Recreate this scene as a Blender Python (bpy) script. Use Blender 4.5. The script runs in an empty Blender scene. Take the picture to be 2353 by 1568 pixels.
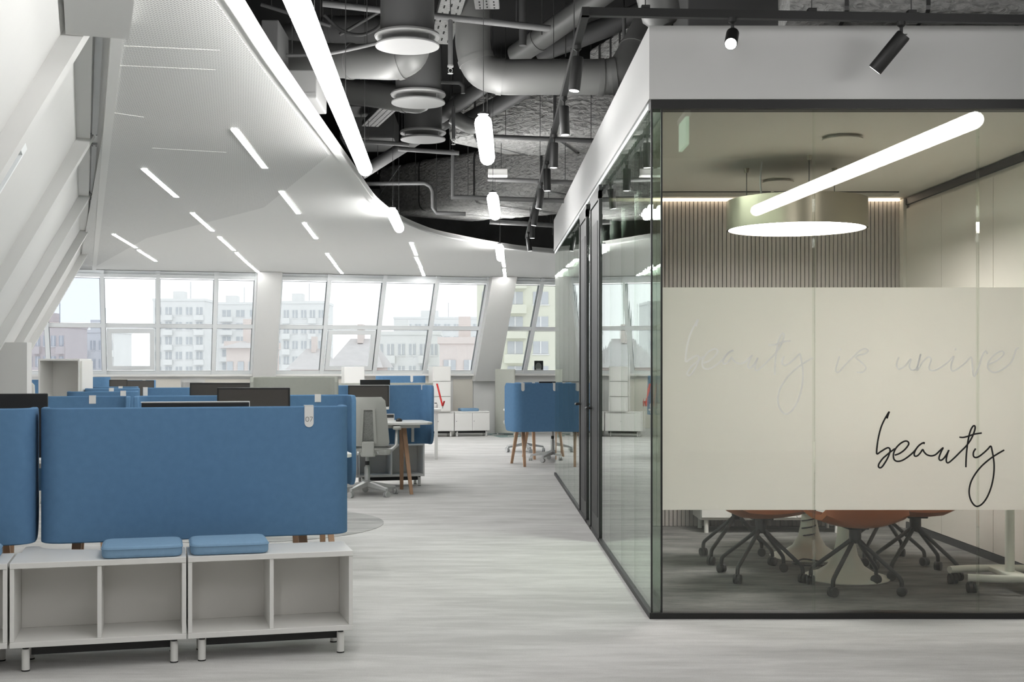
import bpy, bmesh, math, random
from mathutils import Vector, Matrix
random.seed(7)
SC = bpy.context.scene
COL = SC.collection
PI = math.pi

# ---------------------------------------------------------------- camera
F, CX, CY, EYE = 2850.0, 1108.0, 842.0, 1.28
cam_d = bpy.data.cameras.new('camera'); cam = bpy.data.objects.new('camera', cam_d)
COL.objects.link(cam)
cam.location = (0, 0, EYE); cam.rotation_euler = (PI/2, 0, 0)
cam_d.sensor_width = 36.0; cam_d.lens = F/2353*36.0
cam_d.shift_x = (1176.5-CX)/2353; cam_d.shift_y = (CY-784)/2353
cam_d.clip_start = 0.05; cam_d.clip_end = 2000
SC.camera = cam

# ---------------------------------------------------------------- world, exposure
SKY = 1.75          # overcast daylight
LAMP = 12.5          # pendant tubes
STRIP = 44.0         # recessed ceiling strips
W = bpy.data.worlds.new('overcast_sky'); SC.world = W; W.use_nodes = True
bg = W.node_tree.nodes['Background']
bg.inputs['Color'].default_value = (0.97, 0.985, 1.0, 1); bg.inputs['Strength'].default_value = SKY
SC.view_settings.view_transform = 'Standard'; SC.view_settings.look = 'None'
SC.view_settings.gamma = 1.0; SC.view_settings.exposure = 0.85
SC.view_settings.use_curve_mapping = False
cy = SC.cycles; cy.use_light_tree = False
cy.max_bounces = 7; cy.diffuse_bounces = 5; cy.glossy_bounces = 4; cy.transmission_bounces = 4
cy.transparent_max_bounces = 20
cy.caustics_reflective = False; cy.caustics_refractive = False
cy.sample_clamp_indirect = 6.0; cy.use_adaptive_sampling = True; cy.adaptive_threshold = 0.05

# ---------------------------------------------------------------- helpers
def at(px, py, Y): return Vector(((px-CX)/F*Y, Y, EYE+(CY-py)/F*Y))
def fl(px, py):
    Y = F*EYE/(py-CY); return Vector(((px-CX)/F*Y, Y, 0))
def pz(px, py, Z):
    Y = F*(Z-EYE)/(CY-py); return Vector(((px-CX)/F*Y, Y, Z))
def lin(c): return c/12.92 if c <= 0.04045 else ((c+0.055)/1.055)**2.4
def rgb(r, g, b): return (lin(r/255), lin(g/255), lin(b/255), 1)

class MB:
    def __init__(s): s.v = []; s.f = []
    def add(s, vs, fs):
        o = len(s.v); s.v += [Vector(p) for p in vs]; s.f += [tuple(i+o for i in f) for f in fs]; return s
    def hexa(s, p):      # 8 points: bottom ring 0-3, top ring 4-7
        return s.add(p, [(3,2,1,0),(4,5,6,7),(0,1,5,4),(1,2,6,5),(2,3,7,6),(3,0,4,7)])
    def box(s, x0, y0, z0, x1, y1, z1, M=None):
        p = [Vector(q) for q in ((x0,y0,z0),(x1,y0,z0),(x1,y1,z0),(x0,y1,z0),(x0,y0,z1),(x1,y0,z1),(x1,y1,z1),(x0,y1,z1))]
        if M: p = [M @ q for q in p]
        return s.hexa(p)
    def rbox(s, x0, y0, z0, x1, y1, z1, r, seg=4, M=None):   # box rounded in plan
        pts = rrect(x0, y0, x1, y1, r, seg)
        return s.prism(pts, z0, z1, M)
    def prism(s, pts, z0, z1, M=None):
        n = len(pts)
        v = [Vector((p[0], p[1], z0)) for p in pts]+[Vector((p[0], p[1], z1)) for p in pts]
        if M: v = [M @ q for q in v]
        f = [tuple(range(n-1, -1, -1)), tuple(range(n, 2*n))]+[(i, (i+1)%n, n+(i+1)%n, n+i) for i in range(n)]
        return s.add(v, f)
    def tube(s, pts, r, seg=10, caps=True):
        pts = [Vector(p) for p in pts]; n = len(pts)
        rs = r if isinstance(r, (list, tuple)) else [r]*n
        vs = []; up = None
        for i, p in enumerate(pts):
            a = pts[max(i-1, 0)]; b = pts[min(i+1, n-1)]; d = (b-a).normalized()
            if up is None:
                up = Vector((0,0,1)) if abs(d.z) < .9 else Vector((1,0,0))
            x = d.cross(up); x.normalize(); up = x.cross(d).normalized()
            for k in range(seg):
                t = 2*PI*k/seg; vs.append(p+(x*math.cos(t)+up*math.sin(t))*rs[i])
        fs = []
        for i in range(n-1):
            for k in range(seg):
                a, b = i*seg+k, i*seg+(k+1)%seg; fs.append((a, b, b+seg, a+seg))
        if caps: fs += [tuple(range(seg-1, -1, -1)), tuple(range((n-1)*seg, n*seg))]
        return s.add(vs, fs)
    def lathe(s, prof, seg=24, c=(0,0,0), M=None, caps=True):
        vs = []; n = len(prof)
        for r, z in prof:
            for k in range(seg):
                t = 2*PI*k/seg; vs.append(Vector((c[0]+r*math.cos(t), c[1]+r*math.sin(t), c[2]+z)))
        if M: vs = [M @ q for q in vs]
        fs = [(i*seg+k, i*seg+(k+1)%seg, (i+1)*seg+(k+1)%seg, (i+1)*seg+k) for i in range(n-1) for k in range(seg)]
        if caps: fs += [tuple(range(seg-1, -1, -1)), tuple(range((n-1)*seg, n*seg))]
        return s.add(vs, fs)
    def xf(s, M): s.v = [M @ q for q in s.v]; return s
    def mesh(s, name, m, smooth=0):
        me = bpy.data.meshes.new(name); me.from_pydata([tuple(q) for q in s.v], [], s.f); me.update()
        bm = bmesh.new(); bm.from_mesh(me); bmesh.ops.recalc_face_normals(bm, faces=bm.faces); bm.to_mesh(me); bm.free()
        if m: me.materials.append(m)
        if smooth:
            me.polygons.foreach_set('use_smooth', [True]*len(me.polygons)); me.update()
            me.set_sharp_from_angle(angle=math.radians(smooth))
        return me
    def build(s, name, m, parent=None, world=True, smooth=0, bevel=0):
        if parent is not None:
            if world:
                inv = basis(parent).inverted(); s.xf(inv)
            off = Vector((0,0,0))
        else:
            n = len(s.v); off = Vector((sum(q.x for q in s.v)/n, sum(q.y for q in s.v)/n, min(q.z for q in s.v)))
            s.v = [q-off for q in s.v]
        o = bpy.data.objects.new(name, s.mesh(name, m, smooth)); COL.objects.link(o)
        o.parent = parent; o.location = off
        if bevel:
            b = o.modifiers.new('bevel', 'BEVEL'); b.width = bevel; b.segments = 2; b.limit_method = 'ANGLE'; b.angle_limit = math.radians(50)
        return o
def basis(o):
    M = Matrix.Translation(o.location) @ o.rotation_euler.to_matrix().to_4x4() @ Matrix.Diagonal((*o.scale, 1))
    return (basis(o.parent) @ M) if o.parent else M
def rrect(x0, y0, x1, y1, r, seg=4):
    out = []
    for cx, cy_, a0 in ((x1-r, y0+r, -PI/2), (x1-r, y1-r, 0), (x0+r, y1-r, PI/2), (x0+r, y0+r, PI)):
        for k in range(seg+1):
            a = a0+PI/2*k/seg; out.append((cx+r*math.cos(a), cy_+r*math.sin(a)))
    return out
def spline(pts, n=8):
    pts = [Vector(p) for p in pts]; out = []
    for i in range(len(pts)-1):
        p0 = pts[max(i-1,0)]; p1 = pts[i]; p2 = pts[i+1]; p3 = pts[min(i+2, len(pts)-1)]
        for k in range(n):
            t = k/n
            out.append(.5*((2*p1)+(p2-p0)*t+(2*p0-5*p1+4*p2-p3)*t*t+(3*p1-p0-3*p2+p3)*t**3))
    out.append(pts[-1]); return out
def thing(name, label, cat, loc=(0,0,0), rz=0, group=None):
    o = bpy.data.objects.new(name, None); COL.objects.link(o); o.empty_display_size = .1
    o.location = loc; o.rotation_euler = (0, 0, rz); o['label'] = label; o['category'] = cat
    if group: o['group'] = group
    return o
def tag(o, label, cat, group=None, kind=None):
    o['label'] = label; o['category'] = cat
    if group: o['group'] = group
    if kind: o['kind'] = kind
    return o
def struct(o): o['kind'] = 'structure'; return o
def dup(root, loc, rz, label, parent=None):
    r = root.copy(); COL.objects.link(r); r.location = loc; r.rotation_euler = (0, 0, rz); r['label'] = label
    for ch in root.children:
        c = ch.copy(); COL.objects.link(c); c.parent = r
        for g in ch.children:
            d = g.copy(); COL.objects.link(d); d.parent = c
    return r
def inst(me, name, parent, M):
    o = bpy.data.objects.new(name, me); COL.objects.link(o); o.parent = parent
    o.matrix_local = M; return o
T = Matrix.Translation
def RZ(a): return Matrix.Rotation(a, 4, 'Z')

# ---------------------------------------------------------------- materials
def nt_new(name):
    m = bpy.data.materials.new(name); m.use_nodes = True; nt = m.node_tree
    return m, nt, nt.nodes, nt.links, nt.nodes['Principled BSDF']
def mat(name, col, rough=.5, metal=0.0, var=.04, scale=8.0, bump=0.0, bscale=60.0, spec=.5, stretch=(1,1,1)):
    m, nt, N, L, B = nt_new(name)
    B.inputs['Roughness'].default_value = rough; B.inputs['Metallic'].default_value = metal
    B.inputs['Specular IOR Level'].default_value = spec
    tc = N.new('ShaderNodeTexCoord'); mp = N.new('ShaderNodeMapping'); L.new(tc.outputs['Object'], mp.inputs[0])
    mp.inputs['Scale'].default_value = stretch
    no = N.new('ShaderNodeTexNoise'); no.inputs['Scale'].default_value = scale; no.inputs['Detail'].default_value = 4
    L.new(mp.outputs[0], no.inputs['Vector'])
    mx = N.new('ShaderNodeMix'); mx.data_type = 'RGBA'
    mx.inputs[6].default_value = tuple(min(1, c*(1-var)) for c in col[:3])+(1,)
    mx.inputs[7].default_value = tuple(min(1, c*(1+var)) for c in col[:3])+(1,)
    L.new(no.outputs['Fac'], mx.inputs[0]); L.new(mx.outputs[2], B.inputs['Base Color'])
    if bump:
        n2 = N.new('ShaderNodeTexNoise'); n2.inputs['Scale'].default_value = bscale; n2.inputs['Detail'].default_value = 3
        L.new(mp.outputs[0], n2.inputs['Vector'])
        bp = N.new('ShaderNodeBump'); bp.inputs['Strength'].default_value = bump; bp.inputs['Distance'].default_value = .01
        L.new(n2.outputs['Fac'], bp.inputs['Height']); L.new(bp.outputs[0], B.inputs['Normal'])
    return m
def emit(name, col, strength, nee=True):
    m, nt, N, L, B = nt_new(name)
    m.cycles.emission_sampling = 'FRONT' if nee else 'NONE'
    B.inputs['Base Color'].default_value = (.8,.8,.8,1)
    B.inputs['Emission Color'].default_value = col; B.inputs['Emission Strength'].default_value = strength
    return m
def carpet(name, c1, c2, streak, bumpy=.5):
    m, nt, N, L, B = nt_new(name)
    B.inputs['Roughness'].default_value = .95; B.inputs['Specular IOR Level'].default_value = .1
    tc = N.new('ShaderNodeTexCoord'); mp = N.new('ShaderNodeMapping'); L.new(tc.outputs['Object'], mp.inputs[0])
    mp.inputs['Scale'].default_value = streak
    a = N.new('ShaderNodeTexNoise'); a.inputs['Scale'].default_value = 2.2; a.inputs['Detail'].default_value = 6; a.inputs['Roughness'].default_value = .7
    L.new(mp.outputs[0], a.inputs['Vector'])
    r = N.new('ShaderNodeValToRGB'); r.color_ramp.elements[0].position = .38; r.color_ramp.elements[1].position = .62
    r.color_ramp.elements[0].color = c1; r.color_ramp.elements[1].color = c2; L.new(a.outputs['Fac'], r.inputs[0])
    f = N.new('ShaderNodeTexNoise'); f.inputs['Scale'].default_value = 240; f.inputs['Detail'].default_value = 2; L.new(tc.outputs['Object'], f.inputs['Vector'])
    mx = N.new('ShaderNodeMix'); mx.data_type = 'RGBA'; mx.blend_type = 'MULTIPLY'; mx.inputs[0].default_value = .45
    rr = N.new('ShaderNodeValToRGB'); rr.color_ramp.elements[0].position = .3; rr.color_ramp.elements[0].color = (.55,.55,.55,1); rr.color_ramp.elements[1].position = .7
    L.new(f.outputs['Fac'], rr.inputs[0])
    L.new(r.outputs[0], mx.inputs[6]); L.new(rr.outputs[0], mx.inputs[7]); L.new(mx.outputs[2], B.inputs['Base Color'])
    bp = N.new('ShaderNodeBump'); bp.inputs['Strength'].default_value = bumpy; bp.inputs['Distance'].default_value = .004
    L.new(f.outputs['Fac'], bp.inputs['Height']); L.new(bp.outputs[0], B.inputs['Normal'])
    return m
def glass(name, tint, refl=1.0, wavy=0.0):
    # thin architectural pane: clear transmission plus angle-dependent mirror reflection
    m = bpy.data.materials.new(name); m.use_nodes = True; nt = m.node_tree; N = nt.nodes; L = nt.links
    N.remove(N['Principled BSDF']); out = N['Material Output']
    tr = N.new('ShaderNodeBsdfTransparent'); tr.inputs[0].default_value = tint
    gl = N.new('ShaderNodeBsdfGlossy'); gl.inputs['Roughness'].default_value = 0.0; gl.inputs['Color'].default_value = (.95,.97,.95,1)
    lw = N.new('ShaderNodeLayerWeight'); lw.inputs['Blend'].default_value = .5
    p = N.new('ShaderNodeMath'); p.operation = 'POWER'; p.inputs[1].default_value = 5.0; L.new(lw.outputs['Facing'], p.inputs[0])
    q = N.new('ShaderNodeMath'); q.operation = 'MULTIPLY_ADD'; q.inputs[1].default_value = .95*refl; q.inputs[2].default_value = .045*refl
    L.new(p.outputs[0], q.inputs[0])
    mx = N.new('ShaderNodeMixShader'); L.new(q.outputs[0], mx.inputs[0]); L.new(tr.outputs[0], mx.inputs[1]); L.new(gl.outputs[0], mx.inputs[2])
    if wavy:
        tc = N.new('ShaderNodeTexCoord'); mp = N.new('ShaderNodeMapping'); mp.inputs['Scale'].default_value = (1, 3.0, .5)
        L.new(tc.outputs['Object'], mp.inputs[0])
        no = N.new('ShaderNodeTexNoise'); no.inputs['Scale'].default_value = 2.0; no.inputs['Detail'].default_value = 1; L.new(mp.outputs[0], no.inputs['Vector'])
        bp = N.new('ShaderNodeBump'); bp.inputs['Strength'].default_value = wavy; bp.inputs['Distance'].default_value = .01
        L.new(no.outputs['Fac'], bp.inputs['Height']); L.new(bp.outputs[0], gl.inputs['Normal'])
    L.new(mx.outputs[0], out.inputs['Surface'])
    return m
def frosted(name, col, trans):
    m = bpy.data.materials.new(name); m.use_nodes = True; nt = m.node_tree; N = nt.nodes; L = nt.links
    N.remove(N['Principled BSDF']); out = N['Material Output']
    a = N.new('ShaderNodeBsdfTranslucent'); a.inputs[0].default_value = col
    b = N.new('ShaderNodeBsdfDiffuse'); b.inputs[0].default_value = col
    no = N.new('ShaderNodeTexNoise'); no.inputs['Scale'].default_value = 300
    mr = N.new('ShaderNodeMapRange'); mr.inputs['To Min'].default_value = trans-.02; mr.inputs['To Max'].default_value = trans+.02
    L.new(no.outputs['Fac'], mr.inputs[0])
    mx = N.new('ShaderNodeMixShader'); L.new(mr.outputs[0], mx.inputs[0]); L.new(b.outputs[0], mx.inputs[1]); L.new(a.outputs[0], mx.inputs[2])
    L.new(mx.outputs[0], out.inputs['Surface']); return m
def perforated(name, col, angle):
    m, nt, N, L, B = nt_new(name); B.inputs['Roughness'].default_value = .6
    tc = N.new('ShaderNodeTexCoord'); mp = N.new('ShaderNodeMapping'); mp.inputs['Rotation'].default_value = (0, 0, angle)
    L.new(tc.outputs['Object'], mp.inputs[0]); sx = N.new('ShaderNodeSeparateXYZ'); L.new(mp.outputs[0], sx.inputs[0])
    def stripe(sock, pitch, duty):
        a = N.new('ShaderNodeMath'); a.operation = 'DIVIDE'; a.inputs[1].default_value = pitch; L.new(sock, a.inputs[0])
        b = N.new('ShaderNodeMath'); b.operation = 'FRACT'; L.new(a.outputs[0], b.inputs[0])
        c = N.new('ShaderNodeMath'); c.operation = 'LESS_THAN'; c.inputs[1].default_value = duty; L.new(b.outputs[0], c.inputs[0]); return c.outputs[0]
    s1 = stripe(sx.outputs[0], .0165, .36); s2 = stripe(sx.outputs[1], .03, .8)
    mu = N.new('ShaderNodeMath'); mu.operation = 'MULTIPLY'; L.new(s1, mu.inputs[0]); L.new(s2, mu.inputs[1])
    mx = N.new('ShaderNodeMix'); mx.data_type = 'RGBA'; mx.inputs[6].default_value = col; mx.inputs[7].default_value = tuple(c*.42 for c in col[:3])+(1,)
    L.new(mu.outputs[0], mx.inputs[0]); L.new(mx.outputs[2], B.inputs['Base Color']); return m
def foil(name, col):
    m, nt, N, L, B = nt_new(name); B.inputs['Roughness'].default_value = .55; B.inputs['Metallic'].default_value = .1
    tc = N.new('ShaderNodeTexCoord'); vo = N.new('ShaderNodeTexVoronoi'); vo.inputs['Scale'].default_value = 14
    mp = N.new('ShaderNodeMapping'); mp.inputs['Scale'].default_value = (1, 1, 2.2); L.new(tc.outputs['Object'], mp.inputs[0])
    no = N.new('ShaderNodeTexNoise'); no.inputs['Scale'].default_value = 16; no.inputs['Detail'].default_value = 5; no.inputs['Distortion'].default_value = 1.2
    L.new(mp.outputs[0], no.inputs['Vector']); L.new(mp.outputs[0], vo.inputs['Vector'])
    r = N.new('ShaderNodeValToRGB'); r.color_ramp.elements[0].position = .33; r.color_ramp.elements[0].color = tuple(c*.62 for c in col[:3])+(1,)
    r.color_ramp.elements[1].position = .55; r.color_ramp.elements[1].color = col
    L.new(no.outputs['Fac'], r.inputs[0]); L.new(r.outputs[0], B.inputs['Base Color'])
    ad = N.new('ShaderNodeMath'); ad.operation = 'MULTIPLY_ADD'; ad.inputs[1].default_value = .6; L.new(vo.outputs['Distance'], ad.inputs[0]); L.new(no.outputs['Fac'], ad.inputs[2])
    bp = N.new('ShaderNodeBump'); bp.inputs['Strength'].default_value = .8; bp.inputs['Distance'].default_value = .03
    L.new(ad.outputs[0], bp.inputs['Height']); L.new(bp.outputs[0], B.inputs['Normal']); return m

M = {}
M['white'] = mat('white_paint', rgb(209,209,207), .6, var=.015)
M['laminate'] = mat('white_laminate', rgb(222,221,218), .38, var=.01)
M['lamin_in'] = mat('pale_laminate', rgb(224,222,218), .5, var=.01)
M['ceil'] = mat('white_plaster', rgb(228,228,226), .7, var=.01)
M['perf'] = perforated('perforated_gypsum', rgb(228,228,226), 0.31)
M['fascia'] = mat('white_bulkhead_paint', rgb(198,198,197), .6, var=.01)
M['frame_white'] = mat('white_aluminium', rgb(234,237,238), .4, var=.01)
M['gasket'] = mat('grey_gasket', rgb(120,124,126), .6)
M['black'] = mat('black_aluminium', rgb(30,30,30), .5, var=.1)
M['charcoal'] = mat('charcoal_steel', rgb(42,43,43), .45, var=.06)
M['darkmetal'] = mat('dark_chair_steel', rgb(34,35,34), .5, var=.1)
M['rubber'] = mat('dark_rubber', rgb(42,43,42), .6, var=.1)
M['plenum'] = mat('dark_plenum_paint', rgb(30,30,30), .9, var=.15, scale=3)
M['ductdark'] = mat('grey_duct_paint', rgb(92,92,92), .55, metal=.1, var=.05, scale=3)
M['duct'] = mat('galvanised_duct', rgb(122,122,121), .45, metal=.25, var=.06, scale=4)
M['disc'] = mat('pale_diffuser_paint', rgb(146,146,145), .5, var=.02)
M['pipe'] = mat('grey_pipe_paint', rgb(104,104,104), .5, var=.05)
M['wire'] = mat('steel_wire', rgb(90,90,90), .4, metal=.6)
M['foil'] = foil('insulation_foil', rgb(192,192,190))
M['tray'] = mat('perforated_tray', rgb(135,135,134), .5, metal=.3, var=.5, scale=60, stretch=(1,2.5,1))
M['blue'] = mat('blue_felt', rgb(92,127,161), .95, var=.10, scale=26, bump=.25, bscale=500, spec=.1)
M['cushion'] = mat('blue_wool', rgb(128,160,188), .95, var=.07, scale=40, bump=.3, bscale=600, spec=.1)
M['grey_felt'] = mat('grey_felt', rgb(170,172,164), .95, var=.05, scale=30, bump=.2, bscale=500, spec=.1)
M['wood'] = mat('oak_wood', rgb(176,140,112), .5, var=.18, scale=5, stretch=(8,8,.6))
M['chair_grey'] = mat('grey_chair_shell', rgb(176,177,172), .55, var=.02)
M['chair_mesh'] = mat('grey_chair_mesh', rgb(132,133,130), .7, var=.5, scale=90)
M['alu'] = mat('brushed_aluminium', rgb(196,197,196), .35, metal=.5, var=.03)
M['screen_black'] = mat('black_monitor_shell', rgb(28,28,28), .4, var=.05)
M['screen_glass'] = mat('dark_monitor_glass', rgb(72,69,66), .25, var=.03)
M['strip_grey'] = mat('light_grey_metal', rgb(184,186,186), .5)
M['red'] = mat('red_lanyard', rgb(190,42,38), .7)
M['tan'] = mat('cognac_leather', rgb(176,104,60), .5, var=.1, scale=6)
M['slat'] = mat('greige_slat', rgb(176,170,164), .6, var=.06, scale=6, stretch=(1,1,.2))
M['slatback'] = mat('dark_felt_back', rgb(40,38,36), .9)
M['panel'] = mat('warm_white_panel', rgb(204,200,191), .5, var=.01)
M['room_ceil'] = mat('warm_white_ceiling', rgb(206,202,192), .7, var=.01)
M['brass'] = mat('satin_champagne', rgb(176,168,150), .3, metal=.6, var=.02)
M['tulip'] = mat('white_tulip_lacquer', rgb(216,219,208), .35, var=.01)
M['ink'] = mat('black_vinyl', rgb(14,13,12), .5)
M['letter'] = frosted('pale_vinyl', rgb(252,252,250), .5)
M['carpet'] = carpet('grey_carpet', rgb(190,189,187), rgb(214,213,211), (.55, 2.6, 1))
M['carpet_d'] = carpet('darkened_grey_carpet', rgb(96,96,94), rgb(132,131,128), (.9, 3.2, 1))  # same carpet, colour darkened to look as seen through tinted glass
M['carpet_m'] = carpet('mid_grey_carpet', rgb(160,160,158), rgb(192,192,190), (.55, 2.6, 1))
M['carpet_t'] = carpet('teal_carpet', rgb(128,148,146), rgb(158,174,172), (.6, 2.6, 1))
M['glass_side'] = glass('clear_partition_glass', (.90,.945,.91,1), 1.0, .03)
M['glass_front'] = glass('clear_front_glass', (.968,.968,.96,1), 1.0)
M['glass_green'] = glass('green_edge_glass', (.97,.985,.965,1), 1.0)
M['glass_win'] = glass('window_glass', (.97,.985,.98,1), 1.0)
M['glass_facade'] = glass('dimming_facade_glass', (.665,.68,.68,1), .6)  # tint put in to dim the outdoors against the lamp-lit interior
M['glass_facade2'] = glass('reflection_toned_facade_glass', (.56,.58,.61,1), .6)  # grey tint stands in for an indoor reflection on the leftmost panes
M['film'] = frosted('frosted_film', rgb(246,244,240), .82)
M['lamp'] = emit('lamp_tube_light', (1.0,.99,.975,1), LAMP)
M['strip'] = emit('strip_light', (1.0,.995,.98,1), STRIP)
M['warm'] = emit('warm_diffuser_light', (1.0,.975,.945,1), 18.0)
M['led'] = emit('warm_led', (1.0,.82,.62,1), 2.0)
M['spotlens'] = emit('spot_lens_light', (1.0,.99,.96,1), 30.0)
M['spotdim'] = emit('spot_rim_light', (1.0,1.0,1.0,1), 1.2, False)
M['exit'] = emit('green_exit_light', (.45,.95,.62,1), 1.2, False)
M['facade1'] = mat('hazed_concrete_facade', rgb(222,222,222), .9, var=.06, scale=.3)  # building colours here and below are paled to stand in for haze
M['facade2'] = mat('hazed_olive_facade', rgb(214,214,200), .9, var=.05, scale=.3)
M['facade3'] = mat('hazed_brick_facade', rgb(214,204,200), .9, var=.05, scale=.5)
M['pane_far'] = mat('hazed_window_pane', rgb(188,191,195), .4, var=.15, scale=.6)  # lightened in colour for the washed-out haze outdoors
M['roof'] = mat('grey_roof_tiles', rgb(196,193,193), .9, var=.12, scale=2)
M['outer_ground'] = mat('pale_ground', rgb(226,227,228), .95, var=.05, scale=.05)

# ================================================================ STRUCTURE
CEIL_H = 2.88
tv = Vector((.967, .255, 0)); nv = Vector((-.255, .967, 0)); P0 = Vector((-6.44, 20.6, 0)); LEAN = .67
TH = math.atan2(.255, .967)
def FP(s, off, Z): return P0+tv*s+nv*(LEAN*(CEIL_H-Z)+off)+Vector((0,0,Z))
def fhex(mb, s0, s1, o0, o1, z0, z1):
    return mb.hexa([FP(s0,o0,z0),FP(s1,o0,z0),FP(s1,o1,z0),FP(s0,o1,z0),FP(s0,o0,z1),FP(s1,o0,z1),FP(s1,o1,z1),FP(s0,o1,z1)])
def s_px(px):
    k = (px-CX)/F; X = k*22.298/(1-.2637*k); return (X-P0.x)/.967
LU = Vector((-.305, .952, 0)); LN = Vector((.952, .305, 0)); LP = Vector((-1.83, 5.83, 0))-LN*.10; KNEE = .9
LEAN_L = .55
def LW(s, d, Z): return LP+LU*s+LN*(d-LEAN_L*(CEIL_H-Z))+Vector((0,0,Z))
def lhex(mb, s0, s1, d0, d1, z0, z1):
    return mb.hexa([LW(s0,d0,z0),LW(s1,d0,z0),LW(s1,d1,z0),LW(s0,d1,z0),LW(s0,d0,z1),LW(s1,d0,z1),LW(s1,d1,z1),LW(s0,d1,z1)])

# floor
struct(MB().box(-10, -6, -.2, 8, 26, 0).build('floor', M['carpet']))
b = MB().box(.90, 6.32, 0, 3.36, 9.9, .006); struct(b.build('floor_meeting_room', M['carpet_d']))
tl = MB(); p = [fl(1060, 985), fl(1135, 985), fl(1215, 1004), fl(1150, 1006)]
tl.prism([(q.x, q.y) for q in p], 0, .003); struct(tl.build('floor_rear_zone', M['carpet_t']))
rg = MB(); rg.prism([(-1.9+1.1*math.cos(2*PI*k/48), 10.05+1.1*math.sin(2*PI*k/48)) for k in range(48)], 0, .004)
tag(rg.build('carpet_inlay', M['carpet_m']), 'round mid grey carpet inlay in the floor beside the chair', 'carpet inlay')

# dark roof slab, rear and right walls
struct(MB().box(-12, -6, 4.4, 9, 26, 4.6).build('ceiling_slab', M['plenum']))
struct(MB().box(6, -6, 0, 6.2, 26, 4.4).build('wall_right', M['white']))
struct(MB().box(-10, -6.2, 0, 6.2, -6, 4.4).build('wall_rear', M['white']))
struct(MB().box(-3.4, -6, 0, -3.2, 2.4, 4.4).build('wall_left_near', M['white']))

# suspended white ceiling with its curved edge
edge_px = [(545,0),(600,88),(640,150),(700,236),(760,320),(820,403),(858,457),(885,482),(915,503),(950,520),(1000,538),(1060,551),(1130,564),(1200,574),(1275,581),(1330,586)]
edge = [Vector((-1.07, 4.2, CEIL_H))]+[pz(x, y, CEIL_H) for x, y in edge_px]
edge = spline(edge, 5); edge.append(Vector((6.0, edge[-1].y+.3, CEIL_H)))
ledge = [Vector((-1.58-.3205*(y-5.42), y, CEIL_H)) for y in (4.2, 20.5)]
fac = [FP(-.02, 0, CEIL_H), FP((6+6.44)/.967, 0, CEIL_H)]
outline = [(p.x, p.y) for p in edge]+[(6.0, fac[1].y), (fac[0].x, fac[0].y)]+[(ledge[0].x, ledge[0].y)]
struct(MB().prism(outline, CEIL_H+.004, CEIL_H+.05).build('ceiling', M['ceil'], smooth=30))
# perforated field, set in from the curved rim
inner = [Vector((-1.17, 4.2, 0))]+[Vector((p.x-.10, p.y+.02, 0)) for p in edge if p.y < 9.6]
perf = [(p.x, p.y) for p in inner]+[(-2.2, 12.5), (-4.2, 15.5), (-6.2, 19.9)]+[(ledge[1].x+.05, ledge[1].y-.9), (ledge[0].x+.05, ledge[0].y)]
po = MB().prism(perf, CEIL_H, CEIL_H+.004).build('ceiling_perforated_field', M['perf']); struct(po)
# ceiling lips (rim of curved edge)
rim = MB()
for i in range(len(edge)-1):
    a, b = edge[i], edge[i+1]; d = (b-a); d.z = 0; n = Vector((-d.y, d.x, 0)).normalized()*.05
    rim.hexa([a+Vector((0,0,-.012)), b+Vector((0,0,-.012)), b-n*-1+Vector((0,0,-.012)), a-n*-1+Vector((0,0,-.012)), a+Vector((0,0,.055)), b+Vector((0,0,.055)), b+n+Vector((0,0,.055)), a+n+Vector((0,0,.055))])
struct(rim.build('trim_1', M['ceil']))
# inspection-hatch seams of the perforated ceiling
for k, (x0, x1, y) in enumerate(((285,505,105),(275,495,150),(262,330,259),(350,520,340))):
    a, c = pz(x0, y, CEIL_H), pz(x1, y+10, CEIL_H)
    m = MB(); d = (c-a).normalized(); n = Vector((-d.y, d.x, 0))*.004
    m.hexa([a-n+Vector((0,0,-.003)), c-n+Vector((0,0,-.003)), c+n+Vector((0,0,-.003)), a+n+Vector((0,0,-.003)), a-n+Vector((0,0,.002)), c-n+Vector((0,0,.002)), c+n+Vector((0,0,.002)), a+n+Vector((0,0,.002))])
    m.build('ceiling_seam', M['ceil'], po)

# ---- left sloping roof wall: bays between rafters with skylights
RAFT = [-2.4, 0.0, 3.24, 6.35, 9.5, 12.6]
SEND = 14.6
wl = MB(); ends = RAFT+[SEND]
for i in range(len(ends)-1):
    a, b_ = ends[i], ends[i+1]
    w0, w1 = a+.14, a+1.0
    if i == 0: lhex(wl, a, b_, -.3, 0, KNEE, 2.97)
    else:
        lhex(wl, a, w0, -.3, 0, KNEE, 2.97); lhex(wl, w1, b_, -.3, 0, KNEE, 2.97)
        lhex(wl, w0, w1, -.3, 0, KNEE, 1.45); lhex(wl, w0, w1, -.3, 0, 2.45, 2.97)
for a, b_ in ((RAFT[0], SEND),):
    p = [LW(a,-.3,KNEE), LW(b_,-.3,KNEE), LW(b_,0,KNEE), LW(a,0,KNEE)]
    wl.hexa([Vector((q.x,q.y,0)) for q in p]+p)
struct(wl.build('wall_left', M['white']))
up = MB(); up.hexa([LW(RAFT[0],-.05,2.97), LW(SEND,-.05,2.97), LW(SEND,-.3,2.97), LW(RAFT[0],-.3,2.97)]+[LW(RAFT[0],-.05,2.97)+Vector((0,0,1.43)), LW(SEND,-.05,2.97)+Vector((0,0,1.43)), LW(SEND,-.3,2.97)+Vector((0,0,1.43)), LW(RAFT[0],-.3,2.97)+Vector((0,0,1.43))])
struct(up.build('wall_left_upper', M['white']))
ec = MB(); lhex(ec, RAFT[0]-.12, RAFT[0], -3.2, 0, 0, 2.97); lhex(ec, RAFT[0]-.12, RAFT[0], -3.2, -.05, 2.97, 4.4)
struct(ec.build('wall_left_end', M['white']))
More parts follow.
